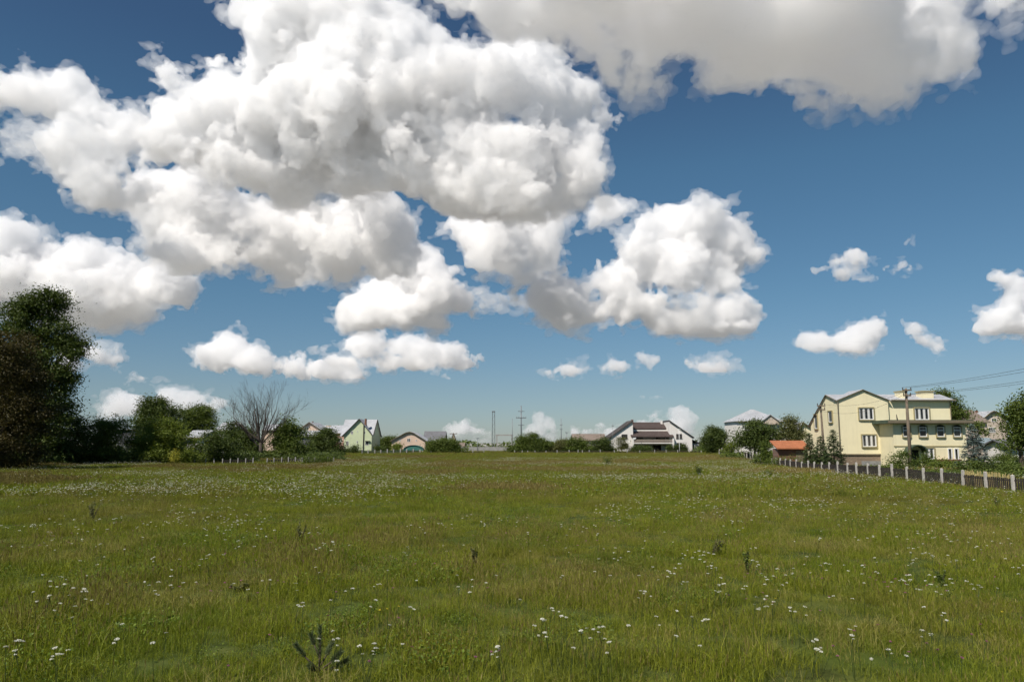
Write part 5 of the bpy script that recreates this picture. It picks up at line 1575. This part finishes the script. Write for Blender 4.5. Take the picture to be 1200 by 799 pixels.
near = [(97, 686), (60, 690), (75, 694), (88, 700), (36, 705), (52, 712), (42, 718), (90, 706), (68, 688), (104, 704), (46, 686), (70, 708), (80, 712), (56, 720), (190, 662), (210, 668), (150, 653), (354, 726), (402, 757), (348, 702), (68, 786), (150, 752),
        (92, 742), (422, 780), (428, 790), (432, 776), (641, 731), (658, 742), (663, 745), (688, 758), (687, 762), (694, 760), (700, 757), (621, 753), (640, 769), (650, 764), (700, 774), (772, 745), (837, 744), (780, 685), (786, 678), (790, 690), (782, 688),
        (742, 705), (750, 702), (830, 666), (826, 672), (838, 674), (832, 668), (880, 712), (890, 724), (887, 727), (888, 712), (932, 726), (938, 730), (935, 723), (948, 776), (1094, 721), (1104, 732), (1095, 725), (978, 611), (1130, 640), (1146, 650), (1060, 690), (1064, 655),
        (1020, 668), (930, 640), (1100, 668), (1120, 664), (1075, 680), (756, 640), (700, 632), (640, 648), (600, 616), (560, 615), (478, 636), (494, 698), (540, 706), (245, 663), (280, 642), (120, 645), (24, 648), (12, 646), (620, 630), (850, 632), (672, 650), (380, 648)]
for i, (px, py) in enumerate(near):
    x, y = gpt(px, py, .42)
    yarrow(YL, x, y, i, heads=1 + (i % 3), r=.024 if i % 4 else .018)
for i in range(120):
    py = 610 + 185 * rf.random() ** 1.6; px = rf.uniform(0, 1200)
    x, y = gpt(px, py, .42)
    yarrow(YL, x, y, i, heads=1 + (i % 2), r=(.012, .017, .022)[i % 3])
CLV = 'pink purple clover head in the near grass'
for i in range(46):
    py = 640 + 150 * rf.random() ** .8; px = rf.choice([rf.uniform(0, 1200), rf.uniform(250, 600), rf.uniform(950, 1200)])
    x, y = gpt(px, py, .3)
    yarrow(CLV, x, y, i, h=.3, r=.015, pet=P_PETAL, name='clover_flower', group='pink clover flowers in the near grass', n=40, ps=.012)
for i, (px, py) in enumerate([(455, 724), (462, 722), (446, 726), (150, 688), (1180, 716), (700, 640), (330, 600), (905, 705)]):
    x, y = gpt(px, py, .35)
    yarrow('small yellow flower in the near grass', x, y, i, h=.35, r=.014, pet=Y_PETAL, name='yellow_flower', group='yellow flowers in the near grass', n=20, ps=.012)

def flower_patch(rng, n, rad, h, r, petals, pet, ps):
    parts = []
    for _ in range(n):
        a = rng.random() * 6.28; rr = rad * math.sqrt(rng.random())
        hh = h * rng.uniform(.75, 1.2)
        v, q, t_, m_ = umbel(rng, hh, r * rng.uniform(.6, 1.3), petals, ps)
        parts.append((v + np.array([rr * math.cos(a), rr * math.sin(a), 0]), q, t_, m_))
    return tinted('flower_patch', parts, [pet])
def wild_flowers():
    rng = np.random.default_rng(31)
    prot = [flower_patch(rng, 3, .5, .4, .028, 22, W_PETAL, .016) for _ in range(4)] + [flower_patch(rng, 8, 1.1, .42, .036, 8, W_PETAL, .030) for _ in range(4)] + \
           [flower_patch(rng, 4, .5, .3, .016, 10, P_PETAL, .018) for _ in range(2)]
    X_, Y_, K_ = [], [], []
    x, y = scatter_pts(rng, 1.4, 11, 40)
    p = fract_noise(x, y, 5, 40) * .6 + fract_noise(x, y, 1.7, 41) * .4
    k = (p > .60) | (rng.random(len(x)) < .05)
    X_.append(x[k]); Y_.append(y[k]); K_.append(np.where(rng.random(k.sum()) < .16, rng.integers(8, 10, k.sum()), rng.integers(0, 4, k.sum())))
    x, y = scatter_pts(rng, 1.7, 30, 125, 6)
    p = fract_noise(x, y, 9, 50) * .5 + fract_noise(x, y, 3, 51) * .5
    # thickest in the band the photo shows, mostly left
    w = .50 - .10 * np.exp(-((y - 50) / 14.0) ** 2) - .07 * ((x < -5) & (y > 34) & (y < 62))
    k = rng.random(len(x)) < np.clip((p - w) * 3.6, .03, .75)
    X_.append(x[k]); Y_.append(y[k]); K_.append(rng.integers(4, 8, k.sum()))
    x, y, kk = np.concatenate(X_), np.concatenate(Y_), np.concatenate(K_)
    o = gn_scatter('wild_flowers', prot, np.stack([x, y, ground_h(x, y)], 1), rng.random(len(x)) * 6.28, rng.uniform(.8, 1.2, len(x)), kk)
    tag(o, kind='stuff')
    print('flowers', len(x))
wild_flowers()
